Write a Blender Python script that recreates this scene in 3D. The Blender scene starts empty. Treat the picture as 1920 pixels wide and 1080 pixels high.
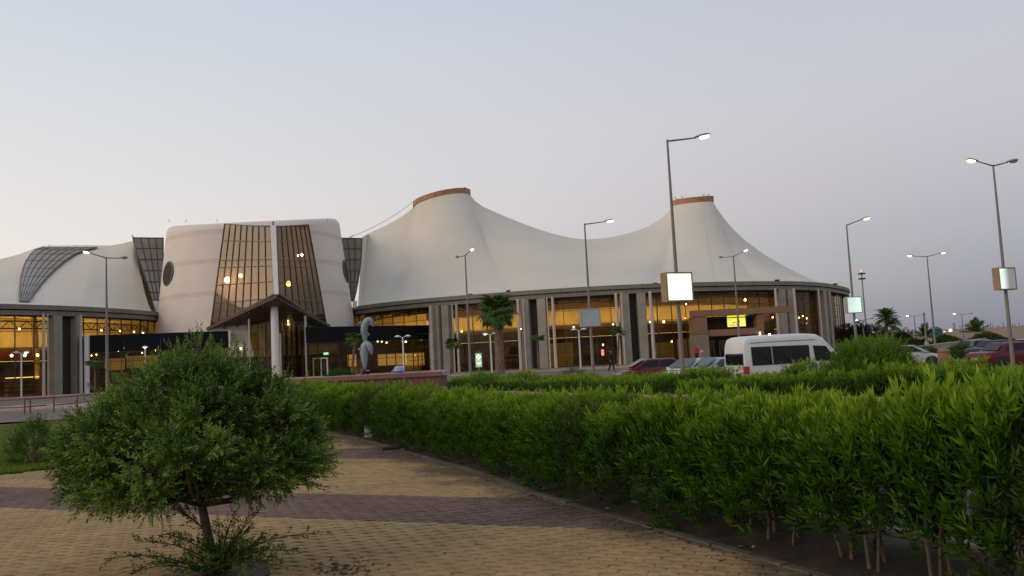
import bpy, math, random
import numpy as np
from mathutils import Vector, Matrix
from mathutils.bvhtree import BVHTree

# ------------------------------------------------------------------ camera
S = bpy.context.scene
C = S.collection.objects
R = math.radians
EYE, FPX, ROLL, PITCH = 1.65, 1543.0, R(2.9), R(4.7)
_f = Vector((0, math.cos(PITCH), math.sin(PITCH)))
_r0 = Vector((1, 0, 0)); _u0 = Vector((0, -math.sin(PITCH), math.cos(PITCH)))
_r = _r0*math.cos(ROLL) - _u0*math.sin(ROLL)
_u = _u0*math.cos(ROLL) + _r0*math.sin(ROLL)
cam_data = bpy.data.cameras.new('camera'); cam = bpy.data.objects.new('camera', cam_data); C.link(cam)
cam.matrix_world = Matrix(((_r.x, _u.x, -_f.x, 0), (_r.y, _u.y, -_f.y, 0), (_r.z, _u.z, -_f.z, EYE), (0, 0, 0, 1)))
cam_data.sensor_width = 36; cam_data.lens = FPX*36/1920
cam_data.clip_start = 0.1; cam_data.clip_end = 6000
S.camera = cam

# ------------------------------------------------------------------ dusk sky
W = bpy.data.worlds.new('World'); S.world = W; W.use_nodes = True
nt = W.node_tree; nd = nt.nodes; lk = nt.links
bg = nd['Background']
SUN_EL, SUN_AZ = R(4), R(-75)          # the glow of the set sun, left of the view
sky = nd.new('ShaderNodeTexSky'); sky.sky_type = 'NISHITA'; sky.sun_disc = False
sky.sun_elevation = SUN_EL; sky.sun_rotation = SUN_AZ; sky.ozone_density = 2
tc = nd.new('ShaderNodeTexCoord'); sep = nd.new('ShaderNodeSeparateXYZ'); lk.new(tc.outputs['Generated'], sep.inputs[0])
def wramp(stops):
    n = nd.new('ShaderNodeValToRGB'); cr = n.color_ramp; cr.interpolation = 'B_SPLINE'
    while len(cr.elements) < len(stops): cr.elements.new(0.5)
    for e, (p, c) in zip(cr.elements, stops): e.position = p; e.color = (*c, 1)
    lk.new(sep.outputs[2], n.inputs[0]); return n
def lin(r, g, b):
    f = lambda v: (v/255/12.92 if v <= 10 else ((v/255+0.055)/1.055)**2.4)
    return (f(r), f(g), f(b))
warm = wramp([(0.0, lin(232, 215, 208)), (0.10, lin(231, 218, 212)), (0.20, lin(222, 216, 213)), (0.32, lin(210, 211, 215)), (0.45, lin(196, 203, 216)), (1.0, lin(160, 170, 190))])
cool = wramp([(0.0, lin(118, 124, 144)), (0.06, lin(145, 147, 161)), (0.15, lin(182, 176, 183)), (0.26, lin(199, 194, 198)), (0.42, lin(188, 192, 205)), (1.0, lin(158, 168, 190))])
nrm = nd.new('ShaderNodeVectorMath'); nrm.operation = 'MULTIPLY'; nrm.inputs[1].default_value = (1, 1, 0); lk.new(tc.outputs['Generated'], nrm.inputs[0])
nr2 = nd.new('ShaderNodeVectorMath'); nr2.operation = 'NORMALIZE'; lk.new(nrm.outputs[0], nr2.inputs[0])
dot = nd.new('ShaderNodeVectorMath'); dot.operation = 'DOT_PRODUCT'; dot.inputs[1].default_value = (math.sin(R(75)), -math.cos(R(75)), 0)
lk.new(nr2.outputs[0], dot.inputs[0])
mr = nd.new('ShaderNodeMapRange'); mr.interpolation_type = 'SMOOTHSTEP'; mr.inputs[1].default_value = -0.85; mr.inputs[2].default_value = 0.38
lk.new(dot.outputs['Value'], mr.inputs[0])
mix = nd.new('ShaderNodeMix'); mix.data_type = 'RGBA'; lk.new(mr.outputs[0], mix.inputs[0]); lk.new(warm.outputs[0], mix.inputs[6]); lk.new(cool.outputs[0], mix.inputs[7])
sc_ = nd.new('ShaderNodeVectorMath'); sc_.operation = 'SCALE'; sc_.inputs['Scale'].default_value = 0.04; lk.new(sky.outputs[0], sc_.inputs[0])
add = nd.new('ShaderNodeVectorMath'); add.operation = 'ADD'; lk.new(mix.outputs[2], add.inputs[0]); lk.new(sc_.outputs[0], add.inputs[1])
lk.new(add.outputs[0], bg.inputs[0]); bg.inputs[1].default_value = 1.0

sun_d = bpy.data.lights.new('sun', 'SUN'); sun = bpy.data.objects.new('sun', sun_d); C.link(sun)
sun_d.energy = 0.9; sun_d.angle = R(40); sun_d.color = (1.0, 0.74, 0.50)
sun.rotation_euler = Vector((0.80, 0.50, -0.42)).to_track_quat('-Z', 'Y').to_euler()
S.view_settings.view_transform = 'Standard'; S.view_settings.look = 'None'
S.view_settings.exposure = 0; S.view_settings.gamma = 1
S.cycles.use_denoising = True; S.cycles.max_bounces = 8; S.cycles.transparent_max_bounces = 16
S.cycles.sample_clamp_indirect = 4.0

# ------------------------------------------------------------------ helpers
rnd = random.Random(7); rng = np.random.default_rng(7)
def ray(x, y): return _f*FPX + _r*(x-960) + _u*(540-y)
def G(x, y, z=0.0):
    d = ray(x, y); t = (z-EYE)/d.z; return Vector((d.x*t, d.y*t, z))
def P(x, y, D):
    d = ray(x, y); t = D/d.y; return Vector((d.x*t, D, EYE+d.z*t))

MATS = {}; KIDS = {}
def mat(name, col, rough=0.7, metal=0.0, spec=0.5, var=0.0, scale=3.0, bump=0.0, emit=None, estr=0.0, bscale=None, detail=4, col2=None, coord='Object'):
    if name in MATS: return MATS[name]
    m = bpy.data.materials.new(name); m.use_nodes = True; n = m.node_tree.nodes; l = m.node_tree.links
    b = n['Principled BSDF']; b.inputs['Base Color'].default_value = (*col, 1); b.inputs['Roughness'].default_value = rough
    b.inputs['Metallic'].default_value = metal; b.inputs['Specular IOR Level'].default_value = spec
    if var or bump or col2:
        t = n.new('ShaderNodeTexCoord')
    if var or col2:
        z = n.new('ShaderNodeTexNoise'); z.inputs['Scale'].default_value = scale; z.inputs['Detail'].default_value = detail; l.new(t.outputs[coord], z.inputs['Vector'])
        cr = n.new('ShaderNodeValToRGB'); l.new(z.outputs[0], cr.inputs[0])
        a = col2 or tuple(c*(1+var) for c in col); d = col if col2 else tuple(c*(1-var) for c in col)
        cr.color_ramp.elements[0].position = 0.32; cr.color_ramp.elements[1].position = 0.68
        cr.color_ramp.elements[0].color = (*d, 1); cr.color_ramp.elements[1].color = (*a, 1); l.new(cr.outputs[0], b.inputs['Base Color'])
    if bump:
        z2 = n.new('ShaderNodeTexNoise'); z2.inputs['Scale'].default_value = bscale or scale*4; z2.inputs['Detail'].default_value = 6; l.new(t.outputs[coord], z2.inputs['Vector'])
        bp = n.new('ShaderNodeBump'); bp.inputs['Strength'].default_value = bump; bp.inputs['Distance'].default_value = 0.02; l.new(z2.outputs[0], bp.inputs['Height']); l.new(bp.outputs[0], b.inputs['Normal'])
    if emit: b.inputs['Emission Color'].default_value = (*emit, 1); b.inputs['Emission Strength'].default_value = estr
    MATS[name] = m; return m
def glass(name, tint, refl=(0.9, 0.85, 0.8), f0=0.08, rough=0.02):
    m = bpy.data.materials.new(name); m.use_nodes = True; n = m.node_tree.nodes; l = m.node_tree.links
    n.remove(n['Principled BSDF']); out = n['Material Output']
    t = n.new('ShaderNodeBsdfTransparent'); t.inputs[0].default_value = (*tint, 1)
    g = n.new('ShaderNodeBsdfGlossy'); g.inputs[0].default_value = (*refl, 1); g.inputs['Roughness'].default_value = rough
    fr = n.new('ShaderNodeLayerWeight'); fr.inputs[0].default_value = 0.25
    mr = n.new('ShaderNodeMapRange'); mr.inputs[3].default_value = f0; mr.inputs[4].default_value = 1.0; l.new(fr.outputs['Facing'], mr.inputs[0]); fr.inputs[0].default_value = 0.5
    pw = n.new('ShaderNodeMath'); pw.operation = 'POWER'; l.new(fr.outputs['Facing'], pw.inputs[0]); pw.inputs[1].default_value = 4.0; l.new(pw.outputs[0], mr.inputs[0])
    ge = n.new('ShaderNodeNewGeometry'); inv = n.new('ShaderNodeMath'); inv.operation = 'SUBTRACT'; inv.inputs[0].default_value = 1.0; l.new(ge.outputs['Backfacing'], inv.inputs[1])   # the pane reflects once, at its front face
    mu = n.new('ShaderNodeMath'); mu.operation = 'MULTIPLY'; l.new(mr.outputs[0], mu.inputs[0]); l.new(inv.outputs[0], mu.inputs[1])
    mx = n.new('ShaderNodeMixShader'); l.new(mu.outputs[0], mx.inputs[0]); l.new(t.outputs[0], mx.inputs[1]); l.new(g.outputs[0], mx.inputs[2]); l.new(mx.outputs[0], out.inputs[0])
    return m
def emis(name, col, s): return mat(name, (0.8, 0.8, 0.8), 0.5, emit=col, estr=s)

def wm(o):
    if o.parent is None: return o.matrix_basis.copy()
    return wm(o.parent) @ o.matrix_parent_inverse @ o.matrix_basis
def attach(o, parent, world):
    if parent is not None:
        o.parent = parent; KIDS.setdefault(parent.name, []).append(o)
        if world: o.matrix_parent_inverse = wm(parent).inverted()
def tag(o, label=None, cat=None, group=None, kind=None):
    for k, v in (('label', label), ('category', cat), ('group', group), ('kind', kind)):
        if v: o[k] = v
    return o
def thing(name, label, cat, loc=(0, 0, 0), rz=0.0, group=None):
    o = bpy.data.objects.new(name, None); C.link(o); o.location = loc; o.rotation_euler = (0, 0, rz); o.empty_display_size = 0.2
    return tag(o, label, cat, group)
def link(name, me, parent=None, world=True, mw=None):
    o = bpy.data.objects.new(name, me); C.link(o)
    if mw is not None: o.matrix_basis = mw
    attach(o, parent, world); return o
def copy_tree(o, parent=None):
    c = o.copy(); C.link(c)
    if parent is not None: c.parent = parent; KIDS.setdefault(parent.name, []).append(c)
    for ch in list(KIDS.get(o.name, [])): copy_tree(ch, c)
    return c
class MB:
    def __init__(s): s.v = []; s.f = []; s.m = []
    def add(s, vs, fs, mi=0):
        k = len(s.v); s.v += [tuple(v) for v in vs]; s.f += [tuple(i+k for i in f) for f in fs]; s.m += [mi]*len(fs); return s
    def box(s, c, size, mi=0, M=None):
        x, y, z = (a/2 for a in size); c = Vector(c)
        vs = [Vector((i*x, j*y, k*z)) for k in (-1, 1) for j in (-1, 1) for i in (-1, 1)]
        vs = [(M @ v if M else v)+c for v in vs]
        return s.add(vs, [(0, 2, 3, 1), (4, 5, 7, 6), (0, 1, 5, 4), (2, 6, 7, 3), (0, 4, 6, 2), (1, 3, 7, 5)], mi)
    def bar(s, a, b, w, h=None, mi=0, up=(0, 0, 1)):
        a = Vector(a); b = Vector(b); d = b-a; L = d.length; d = d/L; h = h or w
        side = d.cross(Vector(up))
        if side.length < 1e-4: side = Vector((1, 0, 0))
        side.normalize(); u = side.cross(d)
        M = Matrix((side, d, u)).transposed()
        return s.box((a+b)/2, (w, L, h), mi, M)
    def tube(s, pts, rad, n=8, mi=0, cap=True):
        pts = [Vector(p) for p in pts]
        if not hasattr(rad, '__len__'): rad = [rad]*len(pts)
        k0 = len(s.v); prev = None
        for i, p in enumerate(pts):
            t = (pts[min(i+1, len(pts)-1)]-pts[max(i-1, 0)]).normalized()
            if prev is None:
                a = t.cross(Vector((0, 0, 1)));
                if a.length < 1e-3: a = t.cross(Vector((1, 0, 0)))
            else: a = prev - t*prev.dot(t)
            a.normalize(); prev = a; b = t.cross(a)
            for j in range(n):
                q = 2*math.pi*j/n; s.v.append(tuple(p+(a*math.cos(q)+b*math.sin(q))*rad[i]))
        for i in range(len(pts)-1):
            for j in range(n):
                a = k0+i*n+j; b = k0+i*n+(j+1) % n; s.f.append((a, b, b+n, a+n)); s.m.append(mi)
        if cap:
            s.f.append(tuple(k0+j for j in range(n))[::-1]); s.m.append(mi)
            e = k0+(len(pts)-1)*n; s.f.append(tuple(e+j for j in range(n))); s.m.append(mi)
        return s
    def lathe(s, prof, n=16, o=(0, 0, 0), mi=0):
        k0 = len(s.v); o = Vector(o)
        for r, z in prof:
            for j in range(n):
                q = 2*math.pi*j/n; s.v.append((o.x+r*math.cos(q), o.y+r*math.sin(q), o.z+z))
        for i in range(len(prof)-1):
            for j in range(n):
                a = k0+i*n+j; b = k0+i*n+(j+1) % n; s.f.append((a, b, b+n, a+n)); s.m.append(mi)
        s.f.append(tuple(k0+j for j in range(n))[::-1]); s.m.append(mi)
        e = k0+(len(prof)-1)*n; s.f.append(tuple(e+j for j in range(n))); s.m.append(mi)
        return s
    def prism(s, poly, ext, mi=0):
        """polygon (list of 3D points) extruded by vector ext"""
        n = len(poly); e = Vector(ext); a = [Vector(p) for p in poly]; vs = a+[p+e for p in a]
        fs = [tuple(range(n))[::-1], tuple(range(n, 2*n))]+[(i, (i+1) % n, (i+1) % n+n, i+n) for i in range(n)]
        return s.add(vs, fs, mi)
    def grid(s, rows, mi=0, closed=False):
        k0 = len(s.v); n = len(rows[0])
        for r in rows: s.v += [tuple(p) for p in r]
        for i in range(len(rows)-1):
            for j in range(n if closed else n-1):
                a = k0+i*n+j; b = k0+i*n+(j+1) % n; s.f.append((a, b, b+n, a+n)); s.m.append(mi)
        return s
    def loft(s, rings, mi=0):
        k0 = len(s.v); n = len(rings[0]); s.grid(rings, mi, True)
        s.f.append(tuple(k0+j for j in range(n))[::-1]); s.m.append(mi)
        e = k0+(len(rings)-1)*n; s.f.append(tuple(e+j for j in range(n))); s.m.append(mi)
        return s
    def mesh(s, name, mats, smooth=None, fix=True):
        me = bpy.data.meshes.new(name); me.from_pydata(s.v, [], s.f)
        for m in (mats if isinstance(mats, (list, tuple)) else [mats]): me.materials.append(m)
        if any(s.m): me.polygons.foreach_set('material_index', s.m)
        if fix:
            import bmesh
            b = bmesh.new(); b.from_mesh(me); bmesh.ops.recalc_face_normals(b, faces=b.faces); b.to_mesh(me); b.free()
        if smooth is not None:
            me.polygons.foreach_set('use_smooth', [True]*len(me.polygons)); me.set_sharp_from_angle(angle=R(smooth))
        me.update(); return me
    def build(s, name, mats, parent=None, smooth=None, world=True, fix=True):
        return link(name, s.mesh(name, mats, smooth, fix), parent, world)
def tri_mesh(name, v, f, mats, tint=None, mi=None):
    me = bpy.data.meshes.new(name); v = np.asarray(v, np.float32); f = np.asarray(f, np.int32); k = f.shape[1]
    me.vertices.add(len(v)); me.vertices.foreach_set('co', v.ravel()); me.loops.add(f.size); me.loops.foreach_set('vertex_index', f.ravel())
    me.polygons.add(len(f)); me.polygons.foreach_set('loop_start', np.arange(0, f.size, k, dtype=np.int32))
    for m in mats: me.materials.append(m)
    if mi is not None: me.polygons.foreach_set('material_index', np.asarray(mi, np.int32))
    me.update(calc_edges=True)
    if tint is not None:
        a = me.attributes.new('tint', 'FLOAT', 'POINT'); a.data.foreach_set('value', np.asarray(tint, np.float32))
    return me
def smooth01(a, b, x):
    t = min(1, max(0, (x-a)/(b-a))); return t*t*(3-2*t)
def lerp_keys(keys, x):
    if x <= keys[0][0]: return keys[0][1]
    for (a, va), (b, vb) in zip(keys, keys[1:]):
        if x <= b:
            t = (x-a)/(b-a); return va+(vb-va)*t
    return keys[-1][1]

# ------------------------------------------------------------------ materials
M_MEMB = mat('tent_membrane', (0.67, 0.615, 0.505), 0.75, var=0.045, scale=0.11, spec=0.25, detail=9)
M_CONC = mat('grey_concrete', (0.315, 0.295, 0.235), 0.8, var=0.10, scale=0.7, bump=0.1)
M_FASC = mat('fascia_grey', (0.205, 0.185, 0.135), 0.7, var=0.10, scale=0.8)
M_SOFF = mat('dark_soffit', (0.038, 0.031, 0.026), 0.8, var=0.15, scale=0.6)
M_WHITE = mat('white_paint', (0.72, 0.70, 0.66), 0.5, var=0.05, scale=2)
M_CLAD = mat('cream_cladding', (0.73, 0.645, 0.56), 0.7, var=0.03, scale=0.5, spec=0.25)
M_STRIPE = mat('pink_cladding', (0.67, 0.55, 0.485), 0.7, var=0.05, scale=0.8, spec=0.25)
M_BROWN = mat('copper_brown', (0.36, 0.17, 0.08), 0.55, var=0.2, scale=1.2)
M_MULL = mat('bronze_bars', (0.065, 0.045, 0.032), 0.45, metal=0.3)
M_DARK = mat('dark_interior', (0.045, 0.028, 0.018), 0.8, var=0.3, scale=0.5)
M_GOLD = mat('ochre_plaster', (0.60, 0.49, 0.28), 0.7, var=0.15, scale=0.6)
M_MEZZ = mat('brown_panelling', (0.13, 0.085, 0.036), 0.6, var=0.25, scale=0.7)
M_BLACK = mat('black_fascia', (0.009, 0.009, 0.011), 0.6, spec=0.15, var=0.1, scale=1)
M_PORTAL = mat('terracotta_render', (0.235, 0.125, 0.072), 0.75, var=0.10, scale=0.7)
M_STONE = mat('beige_stone', (0.22, 0.18, 0.13), 0.75, var=0.12, scale=1.2)
M_STEEL = mat('galvanised_steel', (0.21, 0.19, 0.175), 0.6, metal=0.15, var=0.1, scale=3)
M_GLASS = glass('bronze_glass', (0.84, 0.76, 0.55), (0.55, 0.45, 0.36), 0.05)
M_GLASS2 = glass('dark_bronze_glass', (0.34, 0.26, 0.19), (0.6, 0.52, 0.45), 0.10)
M_PROW_SHADE = glass('prow_glass_shade', (0.42, 0.32, 0.24), (0.75, 0.62, 0.5), 0.13, 0.08)  # same prow glass; the right facet's shade is put into its tint
M_PBAR = mat('prow_bars', (0.12, 0.085, 0.06), 0.5)
M_POST = mat('beige_post', (0.50, 0.455, 0.40), 0.6, var=0.06, scale=2)
M_PROW = glass('prow_glass', (0.60, 0.46, 0.32), (0.80, 0.64, 0.48), 0.30, 0.08)
M_GLASS3 = glass('grey_roof_glass', (0.12, 0.11, 0.10), (0.55, 0.53, 0.5), 0.28, 0.15)
M_BULB = emis('lamp_bulb', (1.0, 0.78, 0.42), 26)
M_COVE = emis('light_strip', (1.0, 0.76, 0.38), 30)
M_WARMLAMP = emis('street_lamp_lens', (1.0, 0.86, 0.6), 9)
M_LENSOFF = mat('lamp_lens_unlit', (0.5, 0.5, 0.48), 0.2)
M_WALLFILL = emis('wall_fill', (1.0, 0.72, 0.34), 7)
M_CROSSFILL = emis('cross_fill', (1.0, 0.76, 0.38), 12)
# ------------------------------------------------------------------ the two tent halls
RIM = 9.2
def rim_curve(pts, c, r_else):
    """smooth polar outline through measured rim points"""
    an = sorted((math.atan2(p.y-c[1], p.x-c[0]), math.hypot(p.x-c[0], p.y-c[1])) for p in pts)
    k = [(an[0][0]-0.5, r_else)]+an+[(an[-1][0]+0.5, r_else)]
    xs = np.linspace(-math.pi*1.5, math.pi*0.5, 721); ys = np.array([lerp_keys(k, a) for a in xs])
    w = np.hanning(61); w /= w.sum(); ys = np.convolve(np.pad(ys, 30, 'edge'), w, 'valid')
    def r(th):
        while th > math.pi*0.5: th -= 2*math.pi
        while th < -math.pi*1.5: th += 2*math.pi
        return float(np.interp(th, xs, ys))
    return r
def hall_shell(root, c, rf, th0, th1, skip_low, mezz_z, n_wide=1.9, gold_top=3.3):
    pt = lambda th, off, z: Vector((c[0]+(rf(th)+off)*math.cos(th), c[1]+(rf(th)+off)*math.sin(th), z))
    dth = n_wide/40.0
    n = int((th1-th0)/dth)
    ths = [th0+dth*i for i in range(n+1)]
    # fascia: upper band, shadow gap, lower band, each panel a piece of its own
    for i in range(0, n):
        a, b = ths[i]+0.0004, ths[i+1]-0.0004
        for (z0, z1, o0, o1) in ((8.72, 9.2, 0.0, -0.7), (8.15, 8.62, -0.16, -0.7)):
            m = MB(); k = [pt(a, o1, z0), pt(a, o0, z0), pt(a, o0-0.03, z1), pt(a, o1, z1)]; q = [pt(b, o1, z0), pt(b, o0, z0), pt(b, o0-0.03, z1), pt(b, o1, z1)]
            m.loft([k, q]); m.build('fascia_panel', M_FASC, root)
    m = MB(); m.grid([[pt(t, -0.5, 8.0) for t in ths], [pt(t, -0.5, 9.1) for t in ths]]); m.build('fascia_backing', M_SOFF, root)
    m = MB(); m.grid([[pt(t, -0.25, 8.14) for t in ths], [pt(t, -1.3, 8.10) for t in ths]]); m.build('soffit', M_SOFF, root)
    # glazing
    rows = [0.08, 1.7, 3.32, 4.94, 6.56, 8.08]
    unit = MB().box((0, 0, 0), (1, 0.03, 1)).mesh('window_pane', M_GLASS)
    bar = MB().box((0, 0, 0), (0.07, 0.12, 1)).mesh('mullion', M_MULL)
    off = -1.15
    for i in range(n):
        a, b = pt(ths[i], off, 0), pt(ths[i+1], off, 0); d = b-a; ang = math.atan2(d.y, d.x)
        for k in range(5):
            z0, z1 = rows[k]+0.03, rows[k+1]-0.03
            if skip_low((a+b)/2, z1): continue
            mw = Matrix.Translation(((a.x+b.x)/2, (a.y+b.y)/2, (z0+z1)/2)) @ Matrix.Rotation(ang+R(rnd.uniform(-.25, .25)), 4, 'Z') @ Matrix.Diagonal((d.length-0.06, 1, z1-z0, 1))
            link('window_pane', unit, root, True, mw)
        if not skip_low(a, 9): link('mullion', bar, root, True, Matrix.Translation((a.x, a.y, 4.08)) @ Matrix.Rotation(ang, 4, 'Z') @ Matrix.Diagonal((1, 1, 8.1, 1)))
    for z in rows:
        m = MB()
        for i in range(n): m.bar(pt(ths[i], off, z), pt(ths[i+1], off, z), 0.08, 0.06)
        m.build('transom', M_MULL, root)
    # interior: floor, rear wall, ceiling, mezzanine, cove strip
    def band(name, o0, z0, o1, z1, mt, s=1):
        m = MB(); m.grid([[pt(t, o0, z0) for t in ths[::s]], [pt(t, o1, z1) for t in ths[::s]]]); return m.build(name, mt, root)
    band('interior_floor', -1.3, 0.06, -15, 0.06, M_MEZZ)
    band('ceiling', -1.3, 8.9, -15, 8.9, M_GOLD)
    band('rear_wall', -14, 0.06, -14, mezz_z+1.2, M_MEZZ)
    band('upper_rear_wall', -14.0, mezz_z+1.2, -14.0, mezz_z+gold_top, M_GOLD); band('rear_frieze', -13.9, mezz_z+gold_top, -13.9, 8.9, M_MEZZ)
    for k in range(5 if gold_top < 4 else 0): band('ceiling_baffle', -2.2-2.1*k, 8.25, -2.2-2.1*k, 8.88, M_DARK if k % 2 else M_MEZZ)
    m = MB()
    m.grid([[pt(t, o, z) for t in ths] for o, z in ((-9, mezz_z-0.5), (-9, mezz_z+0.55), (-13.9, mezz_z+0.55))]); m.grid([[pt(t, o, z) for t in ths] for o, z in ((-9, mezz_z-0.5), (-13.9, mezz_z-0.5))])
    m.build('mezzanine', M_MEZZ, root)
    m = MB(); m.grid([[pt(t, o, mezz_z-0.52) for t in ths] for o in (-9.3, -9.55)]); m.build('wall_fill', M_WALLFILL, root)  # glowing strip added to lift the dark lower rear wall
    if gold_top < 4:
        m = MB(); m.grid([[pt(R(-26), -1.4-2*k, 0.06) for k in range(7)], [pt(R(-26), -1.4-2*k, 8.9) for k in range(7)]]); m.build('cross_wall', M_MEZZ, root)
    for t in ((R(24),) if gold_top > 4 else (R(-158),)):
        for (z0, z1, mt) in ((0.06, mezz_z+1.0, M_MEZZ), (mezz_z+1.0, 8.9, M_GOLD)):
            m = MB(); m.grid([[pt(t, -1.4-2*k, z0) for k in range(7)], [pt(t, -1.4-2*k, z1) for k in range(7)]]); m.build('cross_wall', mt, root)
        m = MB(); e = -0.022 if gold_top > 4 else 0.022; m.bar(pt(t+e, -2.0, mezz_z+1.1), pt(t+e, -11.5, mezz_z+1.1), .16, .1); m.build('light_strip', M_CROSSFILL, root)  # extra glowing bar added to brighten the cross wall
    m = MB(); m.grid([[pt(t, o, z) for t in ths] for o, z in ((-12.0, mezz_z+0.60), (-12.3, mezz_z+0.60))]); m.build('light_strip', M_COVE, root)
    return pt, ths
def globe_mesh(r): return MB().lathe([(0.3*r, -r), (0.8*r, -0.6*r), (r, 0), (0.8*r, 0.6*r), (0.3*r, r)], 8).mesh('ceiling_lamp', M_BULB)
GLOBE = globe_mesh(0.13); GLOBE_S = globe_mesh(0.085)

# ---- right hall
cR = (13.5, 135.0)
rimR_px = [(661.3, 575), (725, 566.4), (810, 558), (874, 553.6), (960, 546.5), (1000, 543.9), (1052, 540.5), (1145, 534.7), (1238, 531), (1305, 529.3), (1383, 527.8), (1450, 527), (1494, 527), (1528, 529), (1561, 533), (1574, 536.6)]
rR = rim_curve([G(x, y, RIM) for x, y in rimR_px], cR, 41.0)
hallR = thing('tent_hall', 'long glass fronted terminal hall under the white twin-peaked tent roof', 'building', (13.5, 96, 0))
ptR, thsR = hall_shell(hallR, cR, rR, R(-172), R(-3), lambda p, z: p.x < -23 or (p.x < -11.0 and z < 5.2), 4.1)
# roof membrane between the silhouette ridge and the rim
YR = 128.0
ring1 = (P(777, 388, YR), P(880, 364, YR)); ring2 = (P(1263.5, 384, YR), P(1336, 377, YR))
ridge_keys = []     # (point, rim angle, exponent)
def rim_ang(px): # rim angle seen at this pixel column
    return lerp_keys([(x, math.atan2(G(x, y, RIM).y-cR[1], G(x, y, RIM).x-cR[0])) for x, y in rimR_px], px)
def seg(pts):
    for (x, y, fx, ex) in pts: ridge_keys.append((P(x, y, YR), rim_ang(fx), ex))
def ring_arc(a, b, sag, fx0, fx1, ex, n=14):
    c = (a+b)/2; h = (b-a)/2; rr = h.length
    for i in range(n+1):
        q = math.pi*i/n; w = c - h*math.cos(q) + Vector((0, -rr, sag))*math.sin(q)
        ridge_keys.append((w, rim_ang(fx0+(fx1-fx0)*i/n), ex))
ridge_keys.append((P(678, 446, 121), rim_ang(664), 1.2))
seg([(690, 438, 668, 1.25), (705, 431, 673, 1.3), (725, 422, 680, 1.4), (745, 411, 690, 1.5), (762, 400, 700, 1.55)])
ring_arc(*ring1, 0.0, 712, 985, 1.7)
seg([(890, 376, 1000, 1.6), (905, 387, 1015, 1.5), (925, 396, 1030, 1.4), (950, 407, 1048, 1.3), (980, 419, 1066, 1.22), (1010, 430, 1082, 1.17), (1040, 439, 1095, 1.14), (1070, 446, 1108, 1.12), (1100, 449, 1120, 1.12), (1130, 447, 1133, 1.14), (1160, 442, 1147, 1.17), (1190, 434, 1162, 1.22), (1215, 425, 1177, 1.3), (1238, 411, 1192, 1.4), (1254, 397, 1206, 1.55)])
ring_arc(*ring2, -0.35, 1222, 1440, 1.75)
seg([(1344, 391, 1450, 1.65), (1358, 410, 1462, 1.5), (1375, 430, 1474, 1.4), (1400, 453, 1488, 1.3), (1430, 475, 1503, 1.25), (1465, 496, 1520, 1.2), (1500, 514, 1538, 1.15), (1528, 527, 1552, 1.1), (1560, 541, 1568, 1.05)])
# resample the ridge densely
def dense(keys, sub):
    out = []
    for (a, ta, ea), (b, tb, eb) in zip(keys, keys[1:]):
        for i in range(sub):
            t = i/sub; out.append((a.lerp(b, t), ta+(tb-ta)*t, ea+(eb-ea)*t))
    out.append(keys[-1]); return out
def membrane(keys, pt, nt=26, zr=9.12, off=-0.25):
    rows = []
    for p, th, ex in keys:
        e = pt(th, off, zr); row = []
        for i in range(nt+1):
            t = (i/nt)**1.25; q = p.lerp(e, t); q.z = p.z+(zr-p.z)*(1-(1-t)**ex); row.append(q)
        rows.append(row)
    return rows
def smooth_rows(rows, it):
    a = np.array([[tuple(p) for p in r] for r in rows]); 
    for _ in range(it):
        b = a.copy(); b[1:-1, 2:, 2] = 0.25*a[:-2, 2:, 2]+0.5*a[1:-1, 2:, 2]+0.25*a[2:, 2:, 2]; a = b
    return [[Vector(p) for p in r] for r in a]
rowsF = smooth_rows(membrane(dense(ridge_keys, 3), ptR), 3)
mbm = MB(); mbm.grid(rowsF)
# rear half: mirrored in depth about the ridge, same ridge line
back = []
for r in rowsF:
    y0 = YR; back.append([Vector((p.x, 2*YR-p.y + (4 if i else 0), p.z)) for i, p in enumerate(r)])
mbm.grid(back)
mem = mbm.build('membrane_roof', M_MEMB, hallR, smooth=60)
BV_R = BVHTree.FromPolygons([tuple(v) for v in mbm.v], mbm.f)
# seams: slim welded strips lying on the cloth
M_SEAM = mat('membrane_seam', (0.655, 0.612, 0.56), 0.8)
nrow = len(rowsF)
def seam(rows, i, w=0.09):
    m = MB(); a = rows[i]; b = rows[min(i+1, len(rows)-1)]
    l, r = [], []
    for p, q in zip(a[:-1], b[:-1]):
        d = (q-p); d = d.normalized() if d.length > 1e-5 else Vector((1, 0, 0)); l.append(p+Vector((0, -0.012, 0.016))-d*w); r.append(p+Vector((0, -0.012, 0.016))+d*w)
    m.grid([l, r]); return m
for i in (22, 132):
    if i < nrow-1: seam(rowsF, i).build('roof_seam', M_SEAM, hallR)
# copper rings round the two peaks
def ring(a, b, sag, hgt, name):
    c = (a+b)/2; h = (b-a)/2; rr = h.length; m = MB(); inner, outer, it, ot = [], [], [], []
    for i in range(40):
        q = 2*math.pi*i/40; k = -h*math.cos(q) + Vector((0, -rr, sag))*math.sin(q)
        kk = k*1.045; outer.append(c+kk+Vector((0, 0, -0.12))); ot.append(c+kk+Vector((0, 0, hgt))); inner.append(c+k*0.93+Vector((0, 0, -0.12))); it.append(c+k*0.93+Vector((0, 0, hgt)))
    m.grid([outer, ot, it, inner, outer], closed=True)
    return m.build(name, M_BROWN, hallR), c, h
ring(*ring1, 0.0, 0.62, 'peak_ring'); ring(*ring2, -0.35, 0.75, 'peak_ring')
def stick(pxs, D, r=0.05, root=hallR, name='roof_antenna', mt=M_STEEL):
    MB().tube([P(x, y, D) for x, y in pxs], r, 6).build(name, mt, root)
stick([(783, 381), (776, 376)], YR, 0.07); stick([(840, 364), (842, 355)], YR-2, 0.06); stick([(876, 360), (872, 354)], YR, 0.07)
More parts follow.
